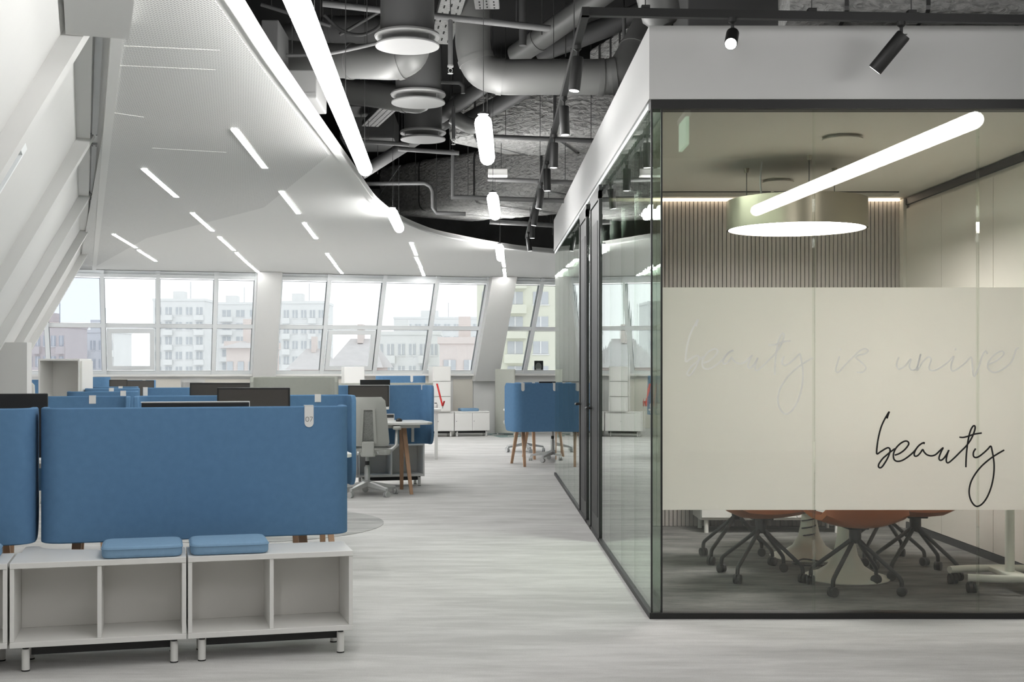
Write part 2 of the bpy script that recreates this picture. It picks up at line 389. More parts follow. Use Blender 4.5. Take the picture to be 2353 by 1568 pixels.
for k in range(1, len(ends)-1):
    a, b_ = ends[k]+.14, ends[k]+1.0
    w = MB(); lhex(w, a, b_, -.03, -.02, 1.45, 2.45); wo = struct(w.build('window_%d' % (10+k), M['glass_win']))
    fr = MB()
    lhex(fr, a, a+.05, -.06, .005, 1.45, 2.45); lhex(fr, b_-.05, b_, -.06, .005, 1.45, 2.45)
    lhex(fr, a+.05, b_-.05, -.06, .005, 1.45, 1.49); lhex(fr, a+.05, b_-.05, -.06, .005, 2.41, 2.45); fr.build('window_frame', M['frame_white'], wo)
    for j in range(3):
        s = a+.06+.05*j; c = MB().tube([LW(s, .02, 2.50), LW(s+.02, .03, 1.40)], .003, 5); c.build('blind_cord', M['wire'], wo)
for k, s in enumerate(RAFT):
    r = MB(); lhex(r, s-.1, s+.1, 0, .10, KNEE-.1, 2.95); struct(r.build('trim_%d' % (2+k), M['white']))
# soffit with segmented beams and vent strips between ceiling edge and sloping wall
def soff(mb, s0, s1, d0, d1, z0, z1):
    def q(s, d, z): return LP+LU*s+LN*d+Vector((0,0,z))
    return mb.hexa([q(s0,d0,z0),q(s1,d0,z0),q(s1,d1,z0),q(s0,d1,z0),q(s0,d0,z1),q(s1,d0,z1),q(s1,d1,z1),q(s0,d1,z1)])
so = struct(soff(MB(), RAFT[0], SEND, -.2, .6, 2.94, 3.08).build('ceiling_soffit', M['white']))
for k in range(len(ends)-1):
    s0, s1 = ends[k]+(.2 if k else 0), ends[k+1]-.02
    soff(MB(), s0, s1, -.03, .10, 2.90, 2.94).build('soffit_beam', M['white'], so)
    soff(MB(), s0+.1, s1-.06, .112, .150, 2.925, 2.94).build('vent_strip', M['strip_grey'], so)
    for e in (s0+.14, s1-.10):
        for d in (.118, .144): soff(MB(), e, e+.012, d-.004, d+.004, 2.922, 2.926).build('screw', M['charcoal'], so)
lb = MB(); soff(lb, -2.3, -.12, -.02, .26, 2.80, 2.94); struct(lb.build('trim_9', M['white']))
le = MB()
a, c = ledge
le.hexa([a+Vector((-.03,0,-.01)), c+Vector((-.03,0,-.01)), c+Vector((.03,0,-.01)), a+Vector((.03,0,-.01)), a+Vector((-.03,0,.06)), c+Vector((-.03,0,.06)), c+Vector((.03,0,.06)), a+Vector((.03,0,.06))])
struct(le.build('trim_10', M['ceil']))

pr = at(62, 787, 13.0); struct(MB().box(pr.x-.9, 13.0, 0, pr.x, 13.14, pr.z).build('wall_pier', M['white']))

# ---- window facade
SILL, TRANS = 1.12, 1.975
S_L, S_R = -1.2, (6+6.44)/.967
kn = MB()
a, c = FP(S_L, 0, SILL), FP(S_R, 0, SILL)
kn.hexa([Vector((p.x,p.y,0)) for p in (a, c, c+nv*.3, a+nv*.3)]+[a, c, c+nv*.3, a+nv*.3]); struct(kn.build('wall_window_parapet', M['white']))
tp = MB(); a, c = FP(S_L, 0, CEIL_H), FP(S_R, 0, CEIL_H); d = Vector((0,0,1.6))
tp.hexa([a, c, c+nv*.3, a+nv*.3, a+d, c+d, c+nv*.3+d, a+nv*.3+d]); struct(tp.build('wall_window_upper', M['white']))
sb = MB(); a, c = FP(S_L, -.12, SILL), FP(S_R, -.12, SILL)
sb.hexa([a-Vector((0,0,.02)), c-Vector((0,0,.02)), c+nv*.14-Vector((0,0,.02)), a+nv*.14-Vector((0,0,.02)), a+Vector((0,0,.015)), c+Vector((0,0,.015)), c+nv*.14+Vector((0,0,.015)), a+nv*.14+Vector((0,0,.015))])
struct(sb.build('trim_11', M['laminate']))
BAYS = [([-60, 100, 234, 363, 497, 590], {2}), ([645, 757, 884, 1005, 1122], {1}), ([1178, 1245, 1335, 1440, 1560, 1680], set())]
wn = 0
for bi, (pxs, sashes) in enumerate(BAYS):
    ss = [s_px(x) for x in pxs]
    for i in range(len(ss)-1):
        wn += 1
        s0, s1 = ss[i], ss[i+1]
        m0 = 0.035 if i else .02
        fr = MB(); fhex(fr, s0-m0, s0+.035, -.10, .06, SILL, CEIL_H-.004)
        if i == len(ss)-2: fhex(fr, s1-.035, s1+.02, -.10, .06, SILL, CEIL_H-.004)
        wo = struct(fr.build('window_%d' % wn, M['frame_white']))
        a0, a1 = s0+.035, s1-.035
        for z0, z1, o0, nm in ((SILL+.015, SILL+.08, -.06, 'bottom_rail'), (TRANS-.03, TRANS+.035, -.07, 'transom'), (CEIL_H-.10, CEIL_H-.005, -.05, 'top_rail')):
            fhex(MB(), a0, a1, o0, .04, z0, z1).build(nm, M['frame_white'], wo)
        fhex(MB(), a0, a1, -.09, -.055, CEIL_H-.115, CEIL_H-.06).build('blind_cassette', M['frame_white'], wo)
        for z in (SILL+.08, TRANS+.035, TRANS-.04, CEIL_H-.13):
            fhex(MB(), a0, a1, -.03, .03, z, z+.006).build('gasket', M['gasket'], wo)
        fhex(MB(), a0, a1, 0, .015, SILL+.09, TRANS-.04).build('pane', M['glass_facade2' if wn < 3 else 'glass_facade'], wo)
        fhex(MB(), a0, a1, 0, .015, TRANS+.045, CEIL_H-.13).build('pane', M['glass_facade2' if wn < 3 else 'glass_facade'], wo)
        for e in (a0, a1-.008):
            fhex(MB(), e, e+.005, -.05, .02, SILL+.09, CEIL_H-.13).build('gasket', M['gasket'], wo)
        if i in sashes:
            sf = MB(); z0, z1 = SILL+.09, TRANS-.05
            fhex(sf, a0+.02, a0+.10, -.09, -.02, z0, z1); fhex(sf, a1-.10, a1-.02, -.09, -.02, z0, z1)
            fhex(sf, a0+.10, a1-.10, -.09, -.02, z0, z0+.075); fhex(sf, a0+.10, a1-.10, -.09, -.02, z1-.075, z1)
            so_ = sf.build('sash', M['frame_white'], wo)
            md = (a0+a1)/2
            h = MB(); fhex(h, md-.13, md+.13, -.13, -.09, z0+.02, z0+.06); h.build('window_handle', M['frame_white'], so_)
# sloping columns between the bays
for k, (x0, x1) in enumerate(((590, 645), (1122, 1178))):
    cb = MB(); s0, s1 = s_px(x0), s_px(x1); fhex(cb, s0, s1, -.30, .2, 1.0, CEIL_H)
    q = [FP(s0,-.30,1.0), FP(s1,-.30,1.0), FP(s1,.2,1.0), FP(s0,.2,1.0)]
    struct(cb.build('wall_column_%d' % (k+1), M['white']))
    cb = MB(); q = [FP(s0+.02,-.12,1.0), FP(s1-.02,-.12,1.0), FP(s1-.02,.1,1.0), FP(s0+.02,.1,1.0)]
    cb.hexa([Vector((p.x,p.y,0)) for p in q]+q); struct(cb.build('wall_column_base_%d' % (k+1), M['white']))
# parapet cladding panels
pn = struct(fhex(MB(), S_L, S_L+.01, -.01, 0, .05, .06).build('trim_12', M['white']))
pe = [75, 190, 330, 415, 470, 590]
def base_panel(x0, x1, y0, y1, m, name, parent, gap=.006, th=.02):
    a = at(x0, y1, 1); s0 = s_px(x0)
    k0, k1 = (x0-CX)/F, (x1-CX)/F
    O = FP(0, 0, SILL); c0 = (O.y-.2637*O.x)
    def hit(k): Y = c0/(1-.2637*k); return Vector((k*Y, Y, 0))
    A, B = hit(k0), hit(k1); zt = EYE-(y0-CY)/F*A.y; zb = EYE-(y1-CY)/F*A.y
    t = (B-A).normalized(); A = A+t*gap; B = B-t*gap
    mb = MB(); mb.hexa([A-nv*th+Vector((0,0,zb)), B-nv*th+Vector((0,0,zb)), B+Vector((0,0,zb)), A+Vector((0,0,zb)), A-nv*th+Vector((0,0,zt)), B-nv*th+Vector((0,0,zt)), B+Vector((0,0,zt)), A+Vector((0,0,zt))])
    return mb.build(name, m, parent), A, B, zb, zt
for x0, x1 in ((200, 415), (470, 590), (645, 790), (840, 990), (1040, 1086)):
    base_panel(x0, x1, 872, 985, M['panel'], 'cladding_panel', pn)
g, A, B, zb, zt = base_panel(418, 466, 879, 905, M['charcoal'], 'grille_back', pn, th=.012)
gt = (B-A).normalized()
for k in range(16):
    q = A+gt*((B-A).length*(k+.5)/16)-nv*.02
    MB().hexa([q-gt*.007+Vector((0,0,zb)), q+gt*.007+Vector((0,0,zb)), q+gt*.007-nv*.01+Vector((0,0,zb)), q-gt*.007-nv*.01+Vector((0,0,zb)),
               q-gt*.007+Vector((0,0,zt)), q+gt*.007+Vector((0,0,zt)), q+gt*.007-nv*.01+Vector((0,0,zt)), q-gt*.007-nv*.01+Vector((0,0,zt))]).build('grille_slat', M['white'], pn)

# ---- glass meeting room
GX, GY, GEND, RX, RY = .859, 6.29, 14.6, 3.345, 9.86
hd = MB()
hd.prism([(GX-.016, GY-.03), (6.0, GY-.03), (6.0, GY+.12), (GX+.10, GY+.12), (GX+.10, GEND), (GX-.016, GEND)], 2.63, 3.0)
struct(hd.build('wall_bulkhead', M['fascia']))
struct(MB().box(GX+.10, GY+.12, 2.61, 6.0, GEND, 3.0).build('ceiling_meeting_room', M['room_ceil']))
tr = MB(); tr.box(GX-.005, GY-.012, 2.585, 6.0, GY+.08, 2.63)
struct(tr.build('trim_13', M['black']))
tr = MB(); tr.box(GX-.005, GY+.08, 2.600, GX+.07, GEND, 2.63); struct(tr.build('trim_14', M['frame_white']))
tr = MB(); tr.box(GX-.012, GY-.015, 0, 6.0, GY+.07, .03); struct(tr.build('baseboard_front', M['black']))
tr = MB(); tr.box(GX-.012, GY+.07, 0, GX+.07, GEND, .03); struct(tr.build('baseboard_side', M['black']))
fx = [GX+.052, 1.688, 2.52, 3.36]
for k in range(3):
    x0, x1 = fx[k]+.002, fx[k+1]-.002
    w = struct(MB().box(x0, GY, .03, x1, GY+.012, 2.585).build('window_%d' % (30+k), M['glass_front']))
    MB().box(x0-.001, GY+.014, .549, x1+.001, GY+.0155, 1.681).build('frosted_film', M['film'], w)
    if k: MB().box(x0-.012, GY-.001, .03, x0-.0095, GY+.013, 2.585).build('pane_joint', M['glass_green'], w); MB().box(x0-.0035, GY-.001, .03, x0-.001, GY+.013, 2.585).build('pane_joint', M['glass_green'], w)
w = struct(MB().box(3.364, GY, .03, 6.0, GY+.012, 2.585).build('window_33', M['glass_front']))
MB().box(3.37, GY+.014, .549, 6.0, GY+.0155, 1.681).build('frosted_film', M['film'], w)
cpn = struct(MB().box(GX+.006, GY+.002, .03, GX+.048, GY+.012, 2.585).build('window_34', M['glass_green']))
MB().box(GX-.003, GY-.004, .03, GX+.005, GY+.014, 2.60).build('corner_profile', M['black'], cpn)
MB().box(GX+.047, GY-.004, .03, GX+.055, GY+.014, 2.60).build('corner_profile', M['black'], cpn)
side = [GY+.014, 6.99, 7.65, 8.33, 8.99]
D1 = (9.0, 9.78); D2 = (10.10, 10.85)
segs = list(zip(side[:-1], side[1:]))+[(D1[1], D2[0])]+[(D2[1]+.75*i, min(D2[1]+.75*(i+1), GEND)) for i in range(5)]
for k, (y0, y1) in enumerate(segs):
    w = struct(MB().box(GX, y0+.002, .03, GX+.010, y1-.002, 2.60).build('window_%d' % (40+k), M['glass_side']))
    MB().box(GX+.046, y0+.002, .03, GX+.052, y1-.002, 2.60).build('inner_pane', M['glass_side'], w)
    MB().box(GX-.001, y1-.004, .03, GX+.011, y1+.001, 2.60).build('pane_joint', M['glass_green'], w)
for k, (y0, y1) in enumerate((D1, D2)):
    d = MB(); d.box(GX-.012, y0, .0, GX+.06, y0+.07, 2.56); d.box(GX-.012, y1-.07, 0, GX+.06, y1, 2.56); d.box(GX-.012, y0, 2.50, GX+.06, y1, 2.60)
    do = struct(d.build('door_%d' % (k+1), M['charcoal']))
    MB().box(GX-.004, y0+.075, .03, GX+.05, y1-.075, 2.495).build('door_leaf', M['charcoal'], do)
    MB().box(GX-.007, y0+.18, .16, GX-.003, y1-.16, 2.36).build('door_panel', M['black'], do)
    MB().tube([(GX-.004, y1-.12, .955), (GX-.05, y1-.12, .955), (GX-.052, y1-.14, .955), (GX-.052, y1-.27, .955)], .011, 8).build('door_handle', M['darkmetal'], do)
# slat wall
bw = struct(MB().box(GX+.06, RY+.02, 0, RX+.02, RY+.10, 2.61).build('wall_slatted', M['slatback']))
ns = 73; pitch = (RX-.03-(GX+.07))/ns
sl = MB().box(-pitch/2+.003, 0, .0, pitch/2-.003, .024, 2.585).mesh('slat', M['slat'])
Binv = basis(bw).inverted()
for k in range(ns): inst(sl, 'slat', bw, Binv @ T((GX+.07+pitch*(k+.5), RY-.004, .01)))
struct(MB().box(RX-.03, RY-.10, 0, RX+.0, RY+.02, 2.6).build('trim_15', M['panel']))
rw = struct(MB().box(RX+.01, GY+.012, 0, RX+.12, RY+.1, 2.61).build('wall_meeting_right', M['panel']))
ys = [RY-.10, 9.01, 8.10, 7.19, 6.32]
for i in range(4): MB().box(RX-.008, ys[i+1]+.003, .06, RX+.01, ys[i]-.003, 2.52).build('wall_panel', M['panel'], rw)
struct(MB().box(RX-.012, 6.32, 2.55, RX+.01, RY-.02, 2.60).build('trim_16', M['black']))
struct(MB().box(RX-.012, 6.32, 0, RX+.01, RY-.02, .055).build('baseboard_meeting_right', M['charcoal']))
struct(MB().box(GX+.06, RY+.10, 0, 6, RY+.2, 2.61).build('wall_partition', M['white']))
struct(MB().box(GX+.06, GEND-.1, 0, 6, GEND, 2.61).build('wall_room_end', M['white']))
struct(MB().box(3.2, RY+.2, 0, 3.3, GEND-.1, 2.61).build('wall_second_room', M['white']))

# ================================================================ LIGHTS
PZ = EYE+1.47; PK = 1.47/1.55
def pendant(a, b, nseg, label, wire_top=4.38):
    a = Vector((a[0]*PK, a[1]*PK, PZ)); b = Vector((b[0]*PK, b[1]*PK, PZ)); d = (b-a).normalized(); L = (b-a).length; R = .053
    t = thing('tube_pendant', label, 'pendant lamp', a, 0, 'glowing tube pendants')
    for i in range(nseg):
        p0 = a+d*(L*i/nseg); p1 = a+d*(L*(i+1)/nseg)
        pts = []; rs = []
        if i == 0:
            for k in range(3): an = PI/2*(k/3); pts.append(p0+d*(R*(1-math.cos(an)))); rs.append(max(.004, R*math.sin(an)))
            pts.append(p0+d*R); rs.append(R)
        else: pts.append(p0+d*.004); rs.append(R)
        if i == nseg-1:
            pts.append(p1-d*R); rs.append(R)
            for k in range(1, 4): an = PI/2*(k/3); pts.append(p1-d*(R*(1-math.sin(an)))); rs.append(max(.004, R*math.cos(an)))
        else: pts.append(p1-d*.002); rs.append(R)
        MB().tube(pts, rs, 12).build('tube_segment', M['lamp'], t, smooth=60)
        if i: MB().tube([p0-d*.002, p0+d*.004], R+.0008, 20).build('joint_ring', M['gasket'], t, smooth=40)
    x = d.cross(Vector((0,0,1))).normalized()
    cap = MB(); cap.lathe([(.004, .0), (.03, -.012), (.034, -.02)], 14, M=T(a+d*.035+Vector((0,0,R+.016))))
    cap.build('end_bracket', M['wire'], t, smooth=40)
    n = max(2, nseg)
    for i in range(n):
        p = a+d*(.12+(L-.24)*i/(n-1)); MB().tube([p+Vector((0,0,R-.01)), Vector((p.x, p.y, wire_top))], .0022, 5).build('suspension_wire', M['wire'], t)
    return t
pendant((-.745, 3.96), (-.92, 9.8), 4, 'longest glowing tube pendant along the curved white ceiling edge')
pendant((-.909, 12.5), (-.931, 13.95), 1, 'short glowing tube pendant over the bend of the white ceiling edge')
pendant((.005, 7.85), (.040, 9.28), 1, 'large short tube pendant just right of the three round diffusers')
pendant((.0965, 11.4), (.134, 12.75), 1, 'short tube pendant in front of the insulated duct below the white junction box')
pendant((.227, 16.2), (.262, 17.75), 1, 'smallest tube pendant, the farthest one near the window columns')
pendant((2.58/PK, .84/PK), (2.945/PK, 5.23/PK), 3, 'tube pendant mirrored in the meeting room front glass')
pendant((.35, .6), (.40, 4.9), 3, 'added tube pendant outside the picture overhead of the viewpoint')  # unseen lamp added to light the foreground from above
pendant((-.60, -3.6), (-.70, 2.0), 4, 'added tube pendant outside the picture behind the viewpoint on the window side')  # unseen lamp added as fill, continuing the pendant row

ROWS = [('row nearest the sloping wall', [((257,538),(309,569)), ((315,575),(355,600))]),
        ('second row from the sloping wall', [((325,388),(400,452)), ((437,489),(484,530)), ((500,545),(534,575)), ((540,581),(566,605)), ((568,607),(590,625))]),
        ('middle row on the white ceiling', [((531,297),(602,385)), ((641,440),(681,490)), ((695,513),(722,548)), ((748,583),(766,606)), ((768,610),(783,628))]),
        ('row right of the middle row', [((941,558),(953,586)), ((953,592),(965,615)), ((964,616),(971,633))]),
        ('rightmost row by the farthest pendant', [((1152,596),(1155,613)), ((1155,619),(1158,637))])]
ORD = ['nearest', 'second', 'third', 'fourth', 'last']
for rn, items in ROWS:
    for i, (p0, p1) in enumerate(items):
        a, c = pz(p0[0], p0[1], CEIL_H), pz(p1[0], p1[1], CEIL_H); d = (c-a).normalized(); x = Vector((d.y, -d.x, 0))*.046
        o = ORD[i] if i < len(items)-1 else 'last'
        z0, z1 = Vector((0,0,-.006)), Vector((0,0,.003))
        t = thing('recessed_light', '%s recessed light strip of the %s' % (o, rn), 'ceiling light', (a+c)/2, 0, 'recessed strips in the white ceiling')
        MB().hexa([a+z0, c+z0, c+x+z0, a+x+z0, a+z1, c+z1, c+x+z1, a+x+z1]).build('diffuser', M['strip'], t)
        e = x.normalized()*.006
        for s0, s1 in ((a-e, c-e), (a+x, c+x)):
            MB().hexa([s0+z0, s1+z0, s1+e+z0, s0+e+z0, s0+z1, s1+z1, s1+e+z1, s0+e+z1]).build('edge_trim', M['ceil'], t)

# track with spotlights
TZ = EYE+1.70
tc, te, trt = Vector((.495, 5.95, TZ)), Vector((.583, 16.3, TZ)), Vector((3.4, 6.13, TZ))
tk = thing('light_track', 'black suspended L-shaped light track around the meeting room bulkhead', 'light track', tc)
def rail(a, b, w=.018, h=.02):
    d = (b-a).normalized(); x = Vector((d.y, -d.x, 0))*w; z = Vector((0,0,h))
    return MB().hexa([a-x-z, b-x-z, b+x-z, a+x-z, a-x+z, b-x+z, b+x+z, a+x+z])
rail(tc-Vector((0,.02,0)), te).build('side_rail', M['black'], tk); rail(tc-Vector((.018,0,0)), trt).build('front_rail', M['black'], tk)
for p in [tc+(te-tc)*f for f in (.08,.3,.55,.85)]+[tc+(trt-tc)*f for f in (.1,.38,.55,.9)]:
    MB().tube([p, Vector((p.x,p.y,4.38))], .003, 5).build('suspension_wire', M['wire'], tk)
    MB().box(p.x-.02, p.y-.02, TZ+.02, p.x+.02, p.y+.02, TZ+.035).build('clip', M['black'], tk)
def spot(p, dirv, label, lens, L=.18, R=.031):
    t = thing('track_spotlight', label, 'spotlight', p, 0, 'black cylinder track spotlights')
    d = Vector(dirv).normalized(); z = Vector((0,0,1))
    MB().lathe([(.02,0),(.02,-.02),(.008,-.03),(.008,-.075)], 10, M=T(p-z*.02)).build('stem', M['black'], t, smooth=40)
    c = p-z*.10; a = c-d*.02; b = c+d*(L-.02)
    MB().tube([a, a+d*.008, b-d*.004, b], [R*.92, R, R, R*.96], 20).build('housing', M['black'], t, smooth=50)
    MB().tube([b-d*.002, b+d*.001], R*.86, 20).build('lens', lens, t, smooth=50)
    rr = d.cross(Vector((1,.2,0))).normalized()*.012
    MB().hexa([a-d*.002+Vector((-.014,-.01,0)), a-d*.002+Vector((.014,-.01,0)), a-d*.002+Vector((.014,.01,0)), a-d*.002+Vector((-.014,.01,0)),
               a+Vector((-.014,-.01,0)), a+Vector((.014,-.01,0)), a+Vector((.014,.01,0)), a+Vector((-.014,.01,0))]).build('rating_label', M['alu'], t)
    return t
tops = [140, 252, 335, 394, 440, 483, 515, 548]
tilt = [(-.12,-.05,-1),(.03,-.05,-1),(-.02,0,-1),(.02,0,-1),(-.16,0,-1),(-.16,0,-1),(0,0,-1),(.14,0,-1)]
names = ['largest', 'second', 'third', 'fourth', 'fifth', 'sixth', 'seventh', 'farthest']
for i, (y, d) in enumerate(zip(tops, tilt)):
    Yd = F*1.60/(CY-y); f = (Yd-tc.y)/(te.y-tc.y); p = tc+(te-tc)*f
    spot(p, d, '%s black cylinder spotlight on the track running back along the glass corridor' % names[i], M['spotdim'])
p = at(1683, 38, 5.98); p.z = TZ
spot(p, (-.22, -.80, -.55), 'lit spotlight glaring at the viewer in front of the white bulkhead', M['spotlens'], L=.15)
p = at(2071, 44, 6.04); p.z = TZ
spot(p, (-.60, .35, -.78), 'black tilted spotlight with a white face in front of the bulkhead', M['spotdim'], L=.21, R=.036)

# meeting room lamps
dc = Vector(((1830-CX)/F*8.16, 8.16, 0)); dz = 2.18; dr = .452
t = thing('drum_lamp', 'wide champagne drum pendant with glowing disc in the meeting room', 'pendant lamp', (dc.x, dc.y, dz))
MB().lathe([(dr,0),(dr,.19),(dr-.012,.19),(dr-.012,0)], 64, c=(dc.x,dc.y,dz), caps=False).build('shade', M['brass'], t, smooth=40)
MB().lathe([(.01,.012),(dr-.014,.012),(dr-.014,.02),(.01,.02)], 32, c=(dc.x,dc.y,dz)).build('diffuser', M['warm'], t, smooth=40)
MB().lathe([(.01,.17),(dr-.014,.17),(dr-.014,.18),(.01,.18)], 48, c=(dc.x,dc.y,dz)).build('top_plate', M['brass'], t)
for k in range(3):
    a = 2*PI*k/3+2.6; q = dc+Vector((math.cos(a)*dr*.75, math.sin(a)*dr*.75, 0))
    MB().tube([(q.x,q.y,dz+.18),(q.x,q.y,2.61)], .003, 6).build('suspension_wire', M['wire'], t)
    MB().lathe([(.012,0),(.02,.03)], 10, c=(q.x,q.y,2.58)).build('ceiling_cup', M['brass'], t)
MB().tube(spline([(dc.x-.25,dc.y-.1,dz+.19),(dc.x-.26,dc.y-.1,dz+.3),(dc.x-.25,dc.y-.1,2.61)], 5), .006, 6).build('power_cord', M['white'], t, smooth=60)
tag(MB().box(GX+.08, RY-.05, 2.59, RX-.04, RY-.01, 2.606).build('wall_washer_strip', M['led']), 'warm light strip washing the top of the slatted wall', 'light strip')
for px, py, r, lb in ((1936,318,.115,'round white ceiling vent near the meeting room front glass'), (1788,417,.11,'round white ceiling vent above the drum lamp')):
    q = pz(px, py, 2.60); v = thing('ceiling_vent', lb, 'ceiling vent', (q.x,q.y,2.585))
    MB().lathe([(.01,.0),(r,.004),(r,.010),(.01,.012)], 32, c=(q.x,q.y,2.585)).build('disc', M['room_ceil'], v, smooth=40)
    MB().lathe([(r*.8,.008),(r*.8,.025)], 24, c=(q.x,q.y,2.585)).build('neck', M['room_ceil'], v)
for x0, x1, lb in ((1500,1764,'slotted ceiling grille left of the drum lamp above the slatted wall'), (1772,2056,'slotted ceiling grille right of the drum lamp above the slatted wall')):
    a, c = pz(x0, 447, 2.60), pz(x1, 447, 2.60); v = thing('linear_grille', lb, 'ceiling grille', ((a.x+c.x)/2, a.y, 2.6))
    MB().box(a.x, a.y-.10, 2.603, c.x, a.y+.10, 2.609).build('backing', M['charcoal'], v)
    for k in range(4):
        y = a.y-.09+.055*k; MB().box(a.x, y, 2.597, c.x, y+.022, 2.605).build('grille_bar', M['room_ceil'], v)
# exit sign hung in the corridor, seen only as a mirror image in the front glass
q = Vector((1.47, 3.55, 2.87)); t = thing('exit_sign', 'green exit sign mirrored faintly in the corner of the front glass', 'exit sign', q)
MB().box(q.x-.012, q.y-.16, q.z, q.x+.012, q.y+.16, q.z+.2).build('sign_panel', M['exit'], t)
MB().box(q.x-.02, q.y-.18, q.z+.2, q.x+.02, q.y+.18, q.z+.24).build('housing', M['white'], t)
MB().tube([(q.x,q.y,q.z+.24),(q.x,q.y,4.38)], .006, 6).build('rod', M['wire'], t)
fig = MB(); 
for (y0,z0,y1,z1) in ((-.11,.03,-.06,.17),(.02,.08,.12,.11),(.08,.05,.12,.15),(-.03,.05,.01,.14)): fig.box(q.x+.012, q.y+y0, q.z+z0, q.x+.015, q.y+y1, q.z+z1)
fig.build('pictogram', M['white'], t)

# ================================================================ CEILING SERVICES
def duct(name, pts, r, m, label, cat, rings=(), smooth_n=0, seg=24):
    pts = [Vector(p) for p in pts]
    if smooth_n: pts = spline(pts, smooth_n)
    t = thing(name, label, cat, (pts[0].x, pts[0].y, min(p.z for p in pts)))
    MB().tube(pts, r, seg).build('duct_body' if isinstance(r, list) or r > .07 else 'pipe_body', m, t, smooth=50)
    for k in rings:
        i = max(1, min(len(pts)-2, int(k*len(pts)))); d = (pts[i+1]-pts[i-1]).normalized()
        MB().tube([pts[i]-d*.02, pts[i]+d*.02], (r if not isinstance(r, list) else r[i])+.006, seg).build('collar', m, t, smooth=40)
    return t
ord3 = ['nearest and largest', 'middle', 'farthest and smallest']
for i, (px, py, Y) in enumerate(((936,108,7.7),(961,238,9.19),(972,322,10.96))):
    c = at(px, py, Y); v = thing('round_diffuser', '%s of the three round ceiling air diffusers' % ord3[i], 'air diffuser', (c.x,c.y,c.z), 0, 'round air diffusers')
    MB().lathe([(.02,0),(.198,0),(.20,.008),(.196,.016),(.02,.02)], 48, c=c).build('face_disc', M['disc'], v, smooth=30)
    MB().lathe([(.15,.055),(.20,.055),(.205,.065),(.2,.078),(.168,.082),(.15,.08)], 48, c=c).build('flange', M['disc'], v, smooth=30)
    MB().lathe([(.168,.07),(.168,4.38-c.z)], 40, c=c).build('neck_duct', M['ductdark'], v, smooth=30)
    for k in range(3):
        a = 2*PI*k/3-.6; MB().tube([c+Vector((math.cos(a)*.17, math.sin(a)*.17, .01)), c+Vector((math.cos(a)*.17, math.sin(a)*.17, .07))], .004, 6).build('spacer', M['disc'], v)
# flexible ducts with elbows behind the diffusers
duct('branch_duct', [at(560,118,9.4), at(700,135,8.9), at(850,142,8.6), at(925,138,8.5), at(952,90,8.5), at(955,-60,8.5)], .12, M['duct'], 'silver branch duct bending up behind the nearest round diffuser', 'duct', (.35,.55), 6)
duct('branch_duct', [at(690,200,10.6), at(840,215,10.3), at(930,228,10.1), at(968,225,10.05), at(975,170,10.05), at(975,40,10.05)], .105, M['duct'], 'silver branch duct bending up behind the middle round diffuser', 'duct', (.4,), 6)
duct('main_duct', [at(1087,-160,8.6), at(1087,40,8.6), at(1088,110,8.6), at(1105,158,8.6), at(1150,176,8.6), at(1230,177,8.6), at(1400,177,8.6)], .122, M['duct'], 'large grey elbow duct turning from vertical to horizontal', 'duct', (.42,.66,.97), 6, 28)
duct('main_duct', [at(1395,177,8.6), at(1430,168,8.6), at(1462,118,8.7), at(1500,40,8.9), at(1530,-60,9.2)], .125, M['duct'], 'silver duct bend rising beside the white bulkhead', 'duct', (.15,.5), 6, 28)
duct('round_duct', [at(1480,-140,7.4), at(1520,40,7.4), at(1530,60,7.4)], [.14,.115,.07], M['duct'], 'tapered silver duct end above the bulkhead corner', 'duct', (), 0)
duct('round_duct', [at(1185,128,9.6), at(1300,48,9.2), at(1420,-40,8.8)], .085, M['duct'], 'pale slanting duct crossing above the large elbow duct', 'duct', (.3,), 4)
duct('round_duct', [at(1240,120,10.6), at(1400,60,10.2), at(1560,-10,9.8)], .085, M['ductdark'], 'darker slanting duct behind the track corner', 'duct', (), 3)
duct('round_duct', [at(1010,268,11.3), at(1100,205,10.9), at(1210,130,10.4)], .068, M['ductdark'], 'slanting pipe duct between the middle diffuser and the insulated duct', 'duct', (), 3)
duct('round_duct', [at(1060,285,11.5), at(1160,232,11.1), at(1300,150,10.6)], .075, M['ductdark'], 'short grey duct stub behind the large short pendant', 'duct', (), 2)
duct('round_duct', [at(830,400,12.4), at(940,330,12.4), at(1030,280,12.4)], .06, M['pipe'], 'slanting grey pipe meeting the end of the longest pendant', 'pipe', (), 3)
duct('round_duct', [at(1040,268,11.2), at(1085,290,11.2), at(1120,275,11.2)], .07, M['duct'], 'small curved duct left of the large short pendant', 'duct', (), 5)
duct('round_duct', [at(600,105,9.9), at(760,70,9.7), at(1000,75,9.5)], .11, M['ductdark'], 'dark long duct running behind the nearest diffuser', 'duct', (.5,), 3)
# pipes
def pipe(label, pts, r, m='pipe', seg=10):
    t = duct('service_pipe', pts, r, M[m], label, 'pipe', (), 0, seg)
    a, c = Vector(pts[0]), Vector(pts[-1])
    for f in (.15, .85):
        q = a+(c-a)*f if len(pts) == 2 else Vector(pts[int(f*(len(pts)-1))])
        MB().tube([q, Vector((q.x, q.y, 4.4))], .003, 5).build('hanger_wire', M['wire'], t)
    return t
pipe('long grey sprinkler pipe crossing behind the nearest diffuser', [at(742,8,8.2), at(1265,66,8.2)], .022)
pipe('thin grey pipe below the farthest round diffuser', [at(830,325,11.6), at(940,332,11.6)], .02)
pipe('thin grey pipe ending beside the large short pendant', [at(915,342,11.9), at(1055,352,11.9)], .022)
pipe('grey pipe bending down left of the insulated duct', [at(830,423,13.2), at(975,421,13.2), at(988,428,13.2), at(994,440,13.2), at(995,478,13.2), at(1003,490,13.2), at(1070,492,13.2)], .022)
pipe('grey conduit bent around the insulated duct', [at(1040,345,12.6), at(1040,452,12.6)], .018)
